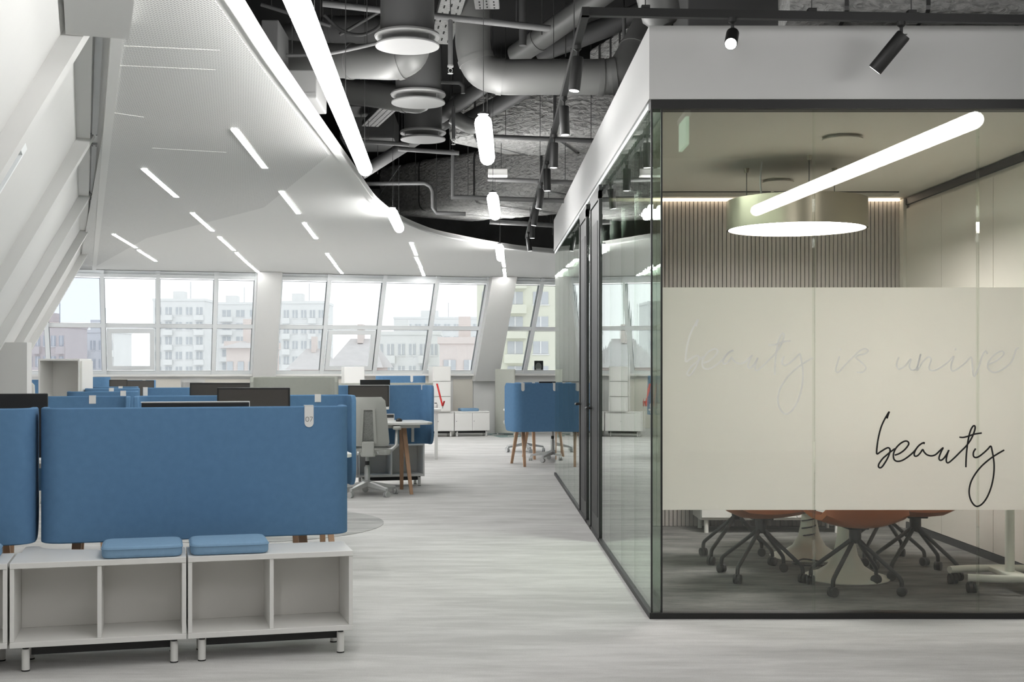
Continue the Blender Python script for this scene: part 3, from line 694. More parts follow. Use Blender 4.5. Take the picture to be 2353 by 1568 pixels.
pipe('white pipe running right behind the middle short pendant', [at(1036,453,12.8), at(1300,462,12.8)], .025)
pipe('grey bracket rail below the white junction box', [at(1120,412,12.0), at(1330,420,12.0)], .022)
pipe('white pipe above the far end of the ceiling edge', [at(1125,510,15.6), at(1290,519,15.6)], .03)
pipe('grey pipe across the insulated duct face', [at(1120,314,11.2), at(1400,325,11.2)], .022)
pipe('flexible ribbed conduit left of the nearest diffuser', spline([at(635,128,8.0), at(700,127,8.0), at(760,122,8.0), at(820,110,8.0), at(870,98,8.0)], 5), .012)
pipe('dark slanted conduit left of the nearest diffuser', [at(780,80,9.0), at(880,22,9.0)], .012, 'ductdark')
pipe('dark looping cable left of the nearest diffuser', spline([at(745,35,8.8), at(785,70,8.8), at(830,80,8.8), at(870,62,8.8), at(890,30,8.8)], 6), .012, 'ductdark')
pipe('grey vertical drop pipe beside the large elbow duct', [at(1201,-40,9.0), at(1201,105,9.0)], .028, 'ductdark')
pipe('grey vertical pipe behind the bulkhead corner', [at(1434,40,9.2), at(1434,150,9.2)], .014, 'pipe')
pipe('short pipe turning near the middle diffuser', [at(1010,188,10.4), at(1055,190,10.4), at(1064,198,10.4), at(1064,215,10.4)], .018)
pipe('dark cross conduit in the upper left services', [at(600,10,8.6), at(760,60,8.6)], .014, 'ductdark')
for px, y0, y1, Y, lb in ((1035,42,150,8.2,'sprinkler head on a drop pipe right of the nearest diffuser'), (1042,245,318,11.0,'sprinkler head on a drop pipe right of the farthest diffuser')):
    a, c = at(px, y0, Y), at(px, y1, Y); s = thing('sprinkler', lb, 'sprinkler', c)
    MB().tube([a, Vector((a.x, a.y, 4.4))], .003, 5).build('hanger_wire', M['wire'], s)
    MB().tube([a, c], .017, 10).build('drop_pipe', M['pipe'], s, smooth=50)
    MB().lathe([(.02,0),(.02,-.012),(.010,-.016),(.010,-.022)], 12, c=c).build('socket', M['disc'], s, smooth=40)
    for sx in (-1, 1): MB().tube(spline([c+Vector((sx*.007,0,-.02)), c+Vector((sx*.013,0,-.035)), c+Vector((sx*.006,0,-.05))], 4), .0028, 6).build('frame_arm', M['alu'], s)
    MB().lathe([(.004,-.05),(.018,-.052),(.018,-.056)], 12, c=c).build('deflector', M['alu'], s)
# insulated ducts
def insul(pts, w, h, label, m='foil'):
    pts = [Vector(p) for p in pts]; t = thing('insulated_duct', label, 'duct', (pts[0].x, pts[0].y, min(p.z for p in pts)-h/2))
    prof = rrect(-w/2, -h/2, w/2, h/2, min(w,h)*.16, 3); n = len(prof); mb = MB(); vs = []; rnd = random.Random(3)
    steps = spline(pts, 10)
    for i, p in enumerate(steps):
        d = (steps[min(i+1,len(steps)-1)]-steps[max(i-1,0)]); d.z = 0; d.normalize(); x = Vector((d.y,-d.x,0))
        k = 1+rnd.uniform(-.02,.02)
        for a, b_ in prof: vs.append(p+x*(a*k)+Vector((0,0,b_*k)))
    fs = [(i*n+k, i*n+(k+1)%n, (i+1)*n+(k+1)%n, (i+1)*n+k) for i in range(len(steps)-1) for k in range(n)]
    fs += [tuple(range(n-1,-1,-1)), tuple(range((len(steps)-1)*n, len(steps)*n))]
    mb.add(vs, fs).build('foil_wrap', M[m], t, smooth=50)
    for f in (.25, .5, .75):
        i = int(f*(len(steps)-1)); d = (steps[i+1]-steps[i-1]); d.z = 0; d.normalize(); x = Vector((d.y,-d.x,0)); q = MB(); v = []
        for e in (-.012, .012):
            for a, b_ in prof: v.append(steps[i]+d*e+x*(a*1.025)+Vector((0,0,b_*1.03)))
        q.add(v, [(k, (k+1)%n, n+(k+1)%n, n+k) for k in range(n)]).build('strap', M['wire'], t)
    return t
insul([at(1105,286,12.6), at(1200,284,12.3), at(1420,268,12.0), at(1600,262,11.8)], 1.0, .50, 'upper foil wrapped insulated duct under the large elbow duct')
insul([at(985,448,16.4), at(1080,436,15.6), at(1200,420,14.8), at(1330,390,14.2), at(1480,370,13.8)], 1.5, .62, 'lower foil wrapped insulated duct along the white ceiling curve')
insul([at(940,432,19.4), at(1010,430,18.9), at(1090,428,18.4)], .9, .62, 'stepped end of foil wrapped duct behind the bent pipe')
insul([at(1800,18,7.6), at(2100,14,7.5), at(2500,22,7.4)], .7, .28, 'dark insulated duct above the front light track')
insul([at(1380,148,10.2), at(1430,118,10.0), at(1470,95,9.8)], .24, .22, 'small wrinkled duct wrap beside the bulkhead corner')
# cable trays, box units, hangers
def tray(pts, w, label):
    a, c = pts; d = (c-a).normalized(); x = d.cross(Vector((0,0,1))).normalized()*w/2; z = Vector((0,0,.004)); e = Vector((0,0,.04))
    t = thing('cable_tray', label, 'cable tray', a)
    MB().hexa([a-x-z, c-x-z, c+x-z, a+x-z, a-x+z, c-x+z, c+x+z, a+x+z]).build('tray_base', M['tray'], t)
    for s in (-1, 1):
        p, q = a+x*s, c+x*s; k = x.normalized()*.003; MB().hexa([p-k, q-k, q+k, p+k, p-k+e, q-k+e, q+k+e, p+k+e]).build('tray_side', M['pipe'], t)
    n = max(3, int((c-a).length/.07))
    sm = MB().box(-.012, -.004, -.001, .012, .004, .001)
    for i in range(n):
        for j in (-.3, 0, .3):
            p = a+(c-a)*((i+.5+.25*(j == 0))/n)+x*2*j-z*1.3; f_ = d*.014; g_ = x.normalized()*.005; h_ = Vector((0,0,.0012))
            MB().hexa([p-f_-g_-h_, p+f_-g_-h_, p+f_+g_-h_, p-f_+g_-h_, p-f_-g_+h_, p+f_-g_+h_, p+f_+g_+h_, p-f_+g_+h_]).build('slot', M['plenum'], t)
tray((at(1012,100,8.8), at(1040,-10,8.8)+Vector((.1,-.8,0))), .16, 'perforated cable tray right of the nearest diffuser')
tray((at(1120,20,8.4), at(1110,-60,7.6)), .16, 'perforated cable tray above the large elbow duct')
tray((at(850,290,12.0), at(905,238,10.6)), .16, 'perforated cable tray left of the middle diffuser')
def unit(x0, y0, x1, y1, Y, dp, label, m, name='ceiling_unit', cat='box unit'):
    a, c = at(x0,y1,Y), at(x1,y0,Y); t = thing(name, label, cat, a)
    MB().box(a.x, Y, a.z, c.x, Y+dp, c.z).build('casing', M[m], t, bevel=.008)
    MB().box(a.x+.02*(c.x-a.x), Y-.004, a.z+(c.z-a.z)*.06, c.x-.02*(c.x-a.x), Y, a.z+(c.z-a.z)*.2).build('cover_strip', M[m], t)
    return t
unit(648,160,728,226,7.9,.5,'pale air unit casing left of the longest pendant','disc')
unit(600,45,640,150,7.7,.4,'grey panel box beside the white ceiling edge at the top','ductdark')
unit(1121,387,1167,404,11.6,.12,'white junction box below the large short pendant','laminate','junction_box','junction box')
unit(790,205,860,245,11.6,.5,'grey fan casing under the branch ducts','ductdark')
unit(1580,-80,1834,62,7.9,.6,'flat dark panel above the bulkhead','ductdark')
unit(780,255,905,318,12.6,.8,'large flat grey casing behind the middle diffuser','ductdark')
HANG = [(742,9.4,160,'left of the longest pendant near its joint'),(783,9.8,240,'beside the grey fan casing'),(830,11.0,300,'above the end of the longest pendant'),(868,13,400,'beside the slanting grey pipe'),
 (905,14,470,'above the pendant at the ceiling bend'),(955,14.5,440,'left of the bent pipe'),(1120,10.4,260,'at the near end of the large short pendant'),(1145,12.6,330,'right of the large short pendant'),
 (1300,9.5,130,'in front of the horizontal elbow duct'),(1245,9.0,80,'at the end of the long sprinkler pipe'),(1270,16.5,540,'next to the bulkhead end'),(1258,15.5,500,'behind the farthest track spotlights')]
for px, Y, y1, wh in HANG:
    p = at(px, y1, Y)
    if p.z < 4.3: tag(MB().tube([p, Vector((p.x,p.y,4.4))], .004, 5).build('hanger_rod', M['wire']), 'thin steel hanger rod '+wh, 'hanger rod', 'hanger rods in the ceiling void')
p0, p1 = at(1000,-10,7.2), at(900,470,14)
tag(MB().tube([at(920,380,13.4), at(862,462,13.6)], .006, 5).build('brace_wire', M['wire']), 'slanted steel brace holding the white ceiling edge', 'brace')

# ================================================================ LETTERING
def ribbon(pts, hw, y, d=.0008):
    n = len(pts); mb = MB(); v = []
    for i, p in enumerate(pts):
        a, b = pts[max(i-1,0)], pts[min(i+1,n-1)]; t = (b-a).normalized(); nn = Vector((-t.z, 0, t.x))*hw; y -= 4e-6
        v += [Vector((p.x,y,p.z))+nn, Vector((p.x,y,p.z))-nn, Vector((p.x,y-d,p.z))+nn, Vector((p.x,y-d,p.z))-nn]
    f = []
    for i in range(n-1):
        a, b = 4*i, 4*i+4
        f += [(a,a+1,b+1,b), (a+2,b+2,b+3,a+3), (a,b,b+2,a+2), (a+1,a+3,b+3,b+1)]
    f += [(0,2,3,1), (4*n-4,4*n-3,4*n-1,4*n-2)]
    return mb.add(v, f)
WORD = [[(350,255),(365,205),(380,160),(320,260),(270,370),(235,500),(215,620),(208,742),(260,715),(330,672),(370,660),(392,685),(385,735),(360,800),(320,870),(285,920),(255,938),(232,922),(240,880),(290,810),(340,765),(400,715),(460,672)],
        [(455,762),(520,740),(590,690),(640,630),(650,595),(630,570),(590,570),(530,605),(470,670),(440,740),(440,800),(460,835),(500,848),(560,835),(640,785),(720,715),(780,640),(830,600),(862,590)],
        [(855,608),(862,588),(800,620),(750,680),(725,740),(735,775),(770,770),(810,730),(842,685),(860,715),(900,755),(960,772),(1020,755),(1080,700),(1125,660),(1100,710),(1070,790),(1075,825),(1100,832),(1140,800),(1180,740),(1205,690),(1180,760),(1168,830),(1180,865),(1210,860),(1280,800),(1360,720),(1440,640),(1500,560),(1545,470),(1568,390),(1560,355),(1535,365),(1505,420),(1480,510),(1460,630),(1445,780),(1440,930)],
        [(1350,512),(1400,516),(1470,500),(1560,470),(1660,455)],
        [(1575,670),(1545,720),(1545,775),(1575,795),(1620,780),(1680,735),(1740,680),(1782,637),(1800,690),(1820,800),(1830,920),(1820,1060),(1790,1200),(1740,1330),(1680,1420),(1620,1465),(1570,1465),(1520,1410),(1490,1330),(1485,1240),(1510,1130),(1570,1020),(1650,920),(1750,830),(1850,760),(1970,690)]]
REST = [[(1135,292),(1130,306)], [(1125,345),(1108,400),(1100,440),(1120,450),(1160,405),(1215,350),(1260,308),(1295,295),(1315,310),(1290,330),(1250,338),(1235,355),(1270,385),(1300,420),(1280,450),(1240,452)],
        [(1520,350),(1505,400),(1520,430),(1560,410),(1600,360),(1590,410),(1605,435),(1640,420),(1665,330),(1640,440),(1680,380),(1715,350),(1735,365),(1720,420),(1740,440),(1790,425),(1850,380),(1885,345),(1868,400),(1872,440),(1900,435),(1960,390),(2000,352),(2010,420),(2020,480),(2050,420),(2075,340),(2095,310),(2110,330)],
        [(1900,292),(1893,306)], [(2110,400),(2170,375),(2215,335),(2210,312),(2180,318),(2140,350),(2110,400),(2125,440),(2165,452),(2220,425),(2270,380),(2300,300),(2320,290)]]
def px2(p, o, s): return at(o[0]+p[0]/s, o[1]+p[1]/s, GY)
wmid = bpy.data.objects['window_31']; wleft = bpy.data.objects['window_30']
blk = MB(); pale = MB()
for k_, st in enumerate(WORD):
    w = spline([px2(p, (1980,920), 6.03) for p in st], 5)
    r = ribbon(w, .0041, GY-.0006-.0009*k_); blk.add(r.v, r.f)
    r = ribbon([q+Vector((-439/F*GY, 0, 212/F*GY)) for q in w], .0046, GY-.0006-.0009*k_); pale.add(r.v, r.f)
for st in REST:
    r = ribbon(spline([px2(p, (1540,700), 2.894) for p in st], 5), .0042, GY-.0006); pale.add(r.v, r.f)
bo = blk.build('black_lettering', M['ink'], wmid); bo['label'] = 'black handwritten word beauty'
po_ = pale.build('pale_lettering', M['letter'], wleft); po_['label'] = 'pale handwritten words on the frosted band'

# ================================================================ FURNITURE
def tleg(mb, a, b, r0, r1, seg=10): return mb.tube([a, b], [r0, r1], seg)
def bench(loc, rz, label, doors=False, w=.715, d=.31, z0=.105, h=.354, group='low white benches'):
    """front right floor corner at loc, unit runs to local -x and back to +y"""
    t = thing('storage_bench', label, 'bench', loc, rz, group); k = .018; e = M['laminate']
    def B(x0,y0,za,x1,y1,zb,n,m=e,bv=.002): return MB().box(x0,y0,za,x1,y1,zb).build(n, m, t, world=False, bevel=bv)
    zt = z0+h
    B(-w,0,zt-.024,0,d,zt,'top'); B(-w,0,z0,0,d,z0+.024,'bottom')
    B(-w,.004,z0+.024,-w+k,d,zt-.024,'side_panel'); B(-k,.004,z0+.024,0,d,zt-.024,'side_panel')
    B(-w/2-k/2,.006,z0+.024,-w/2+k/2,d-.01,zt-.024,'divider'); B(-w+k,d-.01,z0+.024,-k,d-.002,zt-.024,'back', M['lamin_in'])
    if doors:
        for a, c in ((-w+.004,-w/2-.003),(-w/2+.003,-.004)):
            o = B(a,-.018,z0+.004,c,0,zt-.028,'door'); MB().lathe([(.006,0),(.006,.008)],10,M=T((a+.03,-.018,(z0+zt)/2))@Matrix.Rotation(PI/2,4,'X')).build('lock', M['charcoal'], o, world=False)
    for x in (-w+.06, -.05):
        for y in (.04, d-.05):
            l = MB(); l.lathe([(.0165,.006),(.0165,z0-.012)],14,c=(x,y,0)); lo = l.build('leg', e, t, world=False, smooth=40)
            MB().lathe([(.017,0),(.017,.006)],14,c=(x,y,0)).build('foot_pad', M['rubber'], lo, world=False)
            MB().lathe([(.013,z0-.012),(.013,z0)],10,c=(x,y,0)).build('collar', M['charcoal'], lo, world=False)
    B(-w+.08,.07,z0-.045,-.06,.085,z0,'rail',M['black'],0); B(-w+.08,d-.07,z0-.045,-.06,d-.055,z0,'rail',M['black'],0)
    return t
BF = Vector((-.575, 5.52, 0))
bench(BF, TH, 'low white open bench in the foreground with a cushion on its left half')
bench(BF-tv*.722, TH, 'low white open bench in the foreground with a cushion on its right half')
bench(BF-tv*1.446, TH, 'low white bench cut off by the left picture edge', w=.45)
def cushion(loc, rz, label, w=.335, d=.285, h=.052):
    t = thing('seat_cushion', label, 'cushion', loc, rz, 'blue seat cushions')
    o = MB().rbox(-w/2, 0, .001, w/2, d, h, .045, 6).build('pad', M['cushion'], t, world=False, smooth=50)
    b = o.modifiers.new('soft', 'BEVEL'); b.width = .014; b.segments = 4; b.limit_method = 'ANGLE'; b.angle_limit = math.radians(60)
    pts = [Vector((x, y, h-.012)) for x, y in rrect(-w/2-.001, -.001, w/2+.001, d+.001, .046, 6)]; pts.append(pts[0])
    MB().tube(pts, .0025, 6, False).build('piping', M['cushion'], t, world=False, smooth=60)
    return t
def on_bench(u, v=.012, z=.459): return BF+tv*u+nv*v+Vector((0,0,z))
cushion(on_bench(-.535), TH, 'blue seat cushion on the right foreground bench')
cushion(on_bench(-.905), TH, 'blue seat cushion on the middle foreground bench')
cushion(on_bench(-1.66), TH, 'blue seat cushion at the left picture edge')
cs = thing('corner_shelf', 'white curved shelf piece behind the middle foreground bench', 'shelf', on_bench(-1.40, .315, .0), TH)
pts = [(-.02,0),(.30,0),(.30,.02)]+[(.30-.26*math.sin(a), .03+.16*(1-math.cos(a))) for a in [PI/2*k/6 for k in range(1,7)]]+[(-.02,.19)]
MB().prism(pts, .44, .458).build('shelf_top', M['laminate'], cs, world=False); MB().box(.0,.02,0,.04,.06,.44).build('post', M['laminate'], cs, world=False)

def screen_mesh(w, z0, z1, ret, r, th=.03, rb=.11, rt=.045):
    P = []
    def add(x, y, nx, ny): P.append((x, y, nx, ny))
    n1 = 6
    for k in range(n1): y = ret-(ret-r)*k/n1*(1.0 if k else 0.0); add(0, ret-(ret-r)*(k/n1)**1, -1, 0)
    for k in range(9): a = PI/2*k/8; add(r-r*math.cos(a), r-r*math.sin(a), -math.cos(a), -math.sin(a))
    for k in range(1, 14): add(r+(w-2*r)*k/14, 0, 0, -1)
    for k in range(9): a = PI/2*k/8; add(w-r+r*math.sin(a), r-r*math.cos(a), math.sin(a), -math.cos(a))
    for k in range(1, n1+1): add(w, r+(ret-r)*k/n1, 1, 0)
    d = [0]
    for i in range(1, len(P)): d.append(d[-1]+math.hypot(P[i][0]-P[i-1][0], P[i][1]-P[i-1][1]))
    L = d[-1]; mb = MB(); v = []
    for (x, y, nx, ny), s in zip(P, d):
        e = min(s, L-s)
        lo = rb-math.sqrt(max(0, rb*rb-(rb-min(e,rb))**2)); hi = rt-math.sqrt(max(0, rt*rt-(rt-min(e,rt))**2))
        for off in (0, th):
            for z in (z0+lo, z1-hi): v.append(Vector((x-nx*off, y-ny*off, z)))
    f = []
    for i in range(len(P)-1):
        a, b = 4*i, 4*i+4
        f += [(a,b,b+1,a+1), (a+2,a+3,b+3,b+2), (a+1,b+1,b+3,a+3), (a,a+2,b+2,b)]
    f += [(0,1,3,2), (4*len(P)-4, 4*len(P)-2, 4*len(P)-1, 4*len(P)-3)]
    return mb.add(v, f)
def clip(parent, x, z1, y0=0, num=None, w=.043, h=.10, side=-1, th=.03):
    pts = [(x-w/2, z1+.004), (x-w/2, z1-h+w/2)]+[(x-w/2*math.cos(a), z1-h+w/2-w/2*math.sin(a)) for a in [PI*k/10 for k in range(1,10)]]+[(x+w/2, z1-h+w/2), (x+w/2, z1+.004)]
    n = len(pts); yf = y0-.004; mb = MB()
    v = [Vector((p[0], yf, p[1])) for p in pts]+[Vector((p[0], y0, p[1])) for p in pts]
    mb.add(v, [tuple(range(n)), tuple(range(2*n-1, n-1, -1))]+[(i, n+i, n+(i+1)%n, (i+1)%n) for i in range(n)])
    mb.box(x-w/2, yf, z1+.0005, x+w/2, y0+th+.004, z1+.004); mb.box(x-w/2, y0+th, z1-.05, x+w/2, y0+th+.004, z1+.004)
    c = mb.build('number_tag', M['laminate'], parent, world=False)
    if num:
        zc = z1-h+.038; nb = MB()
        el = [Vector((x-.0085+.0078*math.cos(2*PI*k/24), 0, zc+.0105*math.sin(2*PI*k/24))) for k in range(25)]
        r = ribbon(el, .0009, yf-.0003); nb.add(r.v, r.f)
        r = ribbon([Vector((x+.0035,0,zc+.0102)), Vector((x+.0165,0,zc+.0102)), Vector((x+.0160,0,zc+.0085)), Vector((x+.0062,0,zc-.0105))], .0009, yf-.0003); nb.add(r.v, r.f)
        nb.build('digits', M['ink'], c, world=False)['label'] = 'digits 07'
    return c
def screen(A, Bp, z1, label, tagx=None, num=None, flip=False, hgt=.615, m='blue', ret=.26, r=.10, group='blue felt desk screens', name='desk_screen', w_tag=.043):
    """A, Bp: floor points of left and right end of the camera-side face"""
    A = Vector((A[0],A[1],0)); Bp = Vector((Bp[0],Bp[1],0)); d = Bp-A; w = d.length; rz = math.atan2(d.y, d.x)
    t = thing(name, label, 'desk screen', A if not flip else Bp, rz if not flip else rz+PI, group)
    screen_mesh(w, z1-hgt, z1, ret, min(r, w*.3)).build('felt_panel', M[m], t, world=False, smooth=35, bevel=.006)
    if tagx is not None:
        for tx in (tagx if isinstance(tagx, (list, tuple)) else [tagx]):
            if not flip: clip(t, tx, z1, 0, num, w=w_tag)
            else: clip(t, w-tx, z1, 0, num, w=w_tag)
    for x in (.18, w-.18): MB().box(x-.014, .03, z1-hgt+.02, x+.014, .05, z1-hgt+.23).build('desk_bracket', M['laminate'], t, world=False)
    return t
def desk(loc, rz, label, w=1.36, d=.66, legs=True, z=.72, group='white desks with wooden legs', y0=.06, inset=.16):
    t = thing('desk', label, 'desk', loc, rz, group)
    MB().rbox(0, y0, z-.024, w, y0+d, z, .10, 5).build('desktop', M['laminate'], t, world=False, bevel=.004)
    MB().box(.12, y0+.12, z-.06, w-.12, y0+d-.12, z-.024).build('under_frame', M['alu'], t, world=False)
    if legs:
        for x in (inset, w-inset):
            for s in (-1, 1):
                yc = y0+d/2; a = Vector((x, yc+s*.05, z-.04)); b = Vector((x+(.04 if x > w/2 else -.04), yc+s*(d/2-.06), 0))
                mb = MB(); ax = Vector((.024,0,0)); ay = Vector((0,.014,0))
                mb.hexa([b-ax*.7-ay*.9, b+ax*.7-ay*.9, b+ax*.7+ay*.9, b-ax*.7+ay*.9, a-ax-ay*1.6, a+ax-ay*1.6, a+ax+ay*1.6, a-ax+ay*1.6]).build('leg', M['wood'], t, world=False, bevel=.003)
    return t
def monitor(c, rz, w, ztop, label, h=.32, back=False, chin=False, desk_z=.72, rimw=False):
    t = thing('monitor', label, 'monitor', (c[0], c[1], desk_z), rz, 'desk monitors')
    z1 = ztop-desk_z; z0 = z1-h
    MB().box(-w/2, -.012, z0, w/2, .018, z1).build('shell', M['screen_black'], t, world=False, bevel=.004)
    if rimw:
        MB().box(-w/2-.003, -.006, z1, w/2+.003, .02, z1+.004).build('pale_rim', M['laminate'], t, world=False)
        MB().box(w/2, -.006, z0, w/2+.003, .02, z1).build('pale_rim', M['laminate'], t, world=False)
    ys = .018 if back else -.012; sg = 1 if back else -1
    MB().box(-w/2+.012, min(ys, ys+sg*.003), z0+.016, w/2-.012, max(ys, ys+sg*.003), z1-.012).build('display', M['screen_glass'], t, world=False)
    if chin: MB().box(-w/2, -.016, z0-.028, w/2, .018, z0).build('chin', M['laminate'], t, world=False, bevel=.003)
    st = -sg
    MB().box(-.04, min(0, st*.07), .012, .04, max(0, st*.07)+.02, z0+.12).build('stand', M['alu'], t, world=False)
    MB().rbox(-.11, -.09, 0, .11, .10, .012, .02, 3).build('stand_foot', M['alu'], t, world=False)
    return t
def on_line(px, A, Bp):
    k = (px-CX)/F; d = Bp-A; u = (k*A.y-A.x)/(d.x-k*d.y); return A+d*u

# foreground row
A0 = Vector((-1.997, 5.59, 0)); B0 = A0+tv*1.41
qx = (on_line(710, A0, B0)-A0).length
screen(A0, B0, 1.090, 'large blue felt screen numbered 07 in the foreground', qx, True)
A0b = A0-tv*.50
screen(A0b, A0-tv*.022, 1.090, 'blue felt screen cut off by the left picture edge')
desk(A0+nv*.02, TH, 'white desk hidden behind the foreground screen numbered 07'); desk(A0b+nv*.02, TH, 'white desk behind the screen at the left picture edge', w=.44)
p = at(450, 925, 6.15); monitor(p, TH, .52, p.z, 'black monitor seen from behind above the foreground screen', back=True, rimw=True)
p = at(22, 905, 6.15); monitor(p, TH, .36, p.z, 'plain black monitor at the left picture edge', back=True)
# second row (faces away from the viewer)
B1 = Vector((-.918, 8.64, 0)); A1 = B1-tv*1.45
q1 = (on_line(729, A1, B1)-A1).length
screen(A1, B1, 1.083, 'blue felt screen right behind the numbered foreground screen', q1, flip=True)
B1b = A1-tv*.02; A1b = B1b-tv*.86
screen(A1b, B1b, 1.083, 'blue felt screen second row back, left of the double gap', (on_line(213, A1b, B1b)-A1b).length, flip=True)
desk(A1-nv*.80, TH, 'white desk in the second row on the aisle side'); desk(A1b-nv*.80, TH, 'white desk in the second row on the window side', w=.84)
p = at(583, 891, 8.2); monitor(p, TH*.4, .475, p.z, 'grey faced monitor with black bezel above the foreground screen')
p = at(508, 880, 10.6); monitor(p, -.12, .55, p.z, 'dark monitor farther back, left of the grey felt panel')
# far screens
def far(xl, xr, yt, Y, label, tx=None, m='blue', sl=.264, hgt=.615, ret=.2, flip=False):
    kl, kr = (xl-CX)/F, (xr-CX)/F; Bp = Vector((kr*Y, Y, 0)); c = Y-sl*Bp.x; Yl = c/(1-sl*kl); A = Vector((kl*Yl, Yl, 0))
    z = EYE-(yt-CY)/F*(Y+Yl)/2; tg = None
    if tx: tg = (on_line(tx, A, Bp)-A).length
    return screen(A, Bp, z, label, tg, m=m, hgt=hgt, ret=ret, flip=flip, r=.09)
far(152, 318, 900, 9.9, 'blue felt screen with rounded corner, third row back below the white cabinet', 283)
far(194, 321, 893, 11.6, 'blue felt screen fourth row back, right of the white cabinet', 256)
far(212, 318, 889, 13.2, 'low blue felt screen fifth row back, right of the white cabinet', 277)
far(328, 452, 891, 12.0, 'blue felt screen with a tag at its left corner before the radiator grille', 334)
far(150, 253, 867, 19.0, 'dull grey blue screen right behind the white cabinet')
far(292, 358, 874, 18.6, 'blue felt screen with hanging tag near the radiator grille', 331)
far(64, 95, 873, 18.0, 'small piece of blue screen between the pier and the white cabinet')
far(868, 980, 864, 19.6, 'farthest blue felt screen below the windows with a tag', 946)
gs = far(581, 778, 866, 10.9, 'grey green felt panel with a seam, above the second row', m='grey_felt', hgt=.55, ret=.3, sl=.1, flip=True)
MB().box(.27, -.004, .72, .285, .0, 1.19).build('seam_strip', M['laminate'], gs, world=False)
p = at(322, 873, 18.4); monitor(p, TH, .40, p.z-.01, 'small dark monitor between the far blue screens', h=.25)
p = at(272, 873, 17.6); monitor(p, TH, .25, p.z, 'dark monitor right of the dull grey blue screen', h=.25)
# white open cabinet by the pier
a, c = at(88, 825, 11.5), at(183, 825, 11.5); wc = thing('tall_cabinet', 'white open cabinet standing by the left pier', 'cabinet', (a.x, 11.5, 0), 0)
w_, h_ = c.x-a.x, a.z
for nm, bx in (('side_panel',(0,0,0,.016,.36,h_)),('side_panel',(w_-.016,0,0,w_,.36,h_)),('top',(.016,0,h_-.018,w_-.016,.36,h_)),('back',(.016,.34,0,w_-.016,.355,h_-.018)),('shelf',(.016,.01,.70,w_-.016,.34,.716)),('bottom',(.016,.01,.03,w_-.016,.34,.05))):
    MB().box(*bx).build(nm, M['laminate' if nm != 'back' else 'lamin_in'], wc, world=False, bevel=.002)
MB().box(w_+.002, .02, 0, w_+.016, .34, h_-.02).build('door', M['lamin_in'], wc, world=False)

# workstation with the task chair
BW = Vector((-.5636, 13.06, 0)); AW = BW-tv*1.40
screen(AW, BW, 1.083, 'blue felt screen behind the grey task chair', (on_line(971, AW, BW)-AW).length, flip=True)
desk(AW-nv*.74+tv*.02, TH, 'white desk with wooden legs next to the grey task chair', w=1.29, d=.64, inset=.26)
bench(BW+tv*.0+nv*.20, TH, 'low white bench under the screen behind the task chair'); bench(BW-tv*.72+nv*.20, TH, 'low white bench mostly hidden behind the task chair')
p = at(847, 886, 12.75); monitor(p, TH*.5, .42, p.z, 'all-in-one monitor with pale chin beside the task chair', h=.22, chin=True, rimw=True)
p = at(862, 873, 15.2); monitor(p, TH, .37, p.z, 'black monitor back above the all-in-one monitor', h=.2, back=True)
t = thing('computer_mouse', 'black computer mouse on the desk by the task chair', 'mouse', at(917, 978, 12.55)); t.location.z = .7205
MB().lathe([(.03,0),(.034,.012),(.026,.026),(.008,.032)], 14).build('shell', M['screen_black'], t, world=False, smooth=60)
MB().box(-.003,-.03,.024,.003,0,.034).build('wheel', M['rubber'], t, world=False)
t = thing('tablet_stand', 'small white rack with dark items under the monitor', 'desk rack', at(897, 970, 12.75)); t.location.z = .7205
MB().box(-.04,0,0,.04,.02,.07).build('panel', M['laminate'], t, world=False); MB().box(-.035,-.006,.03,.035,0,.062).build('dark_insert', M['charcoal'], t, world=False)

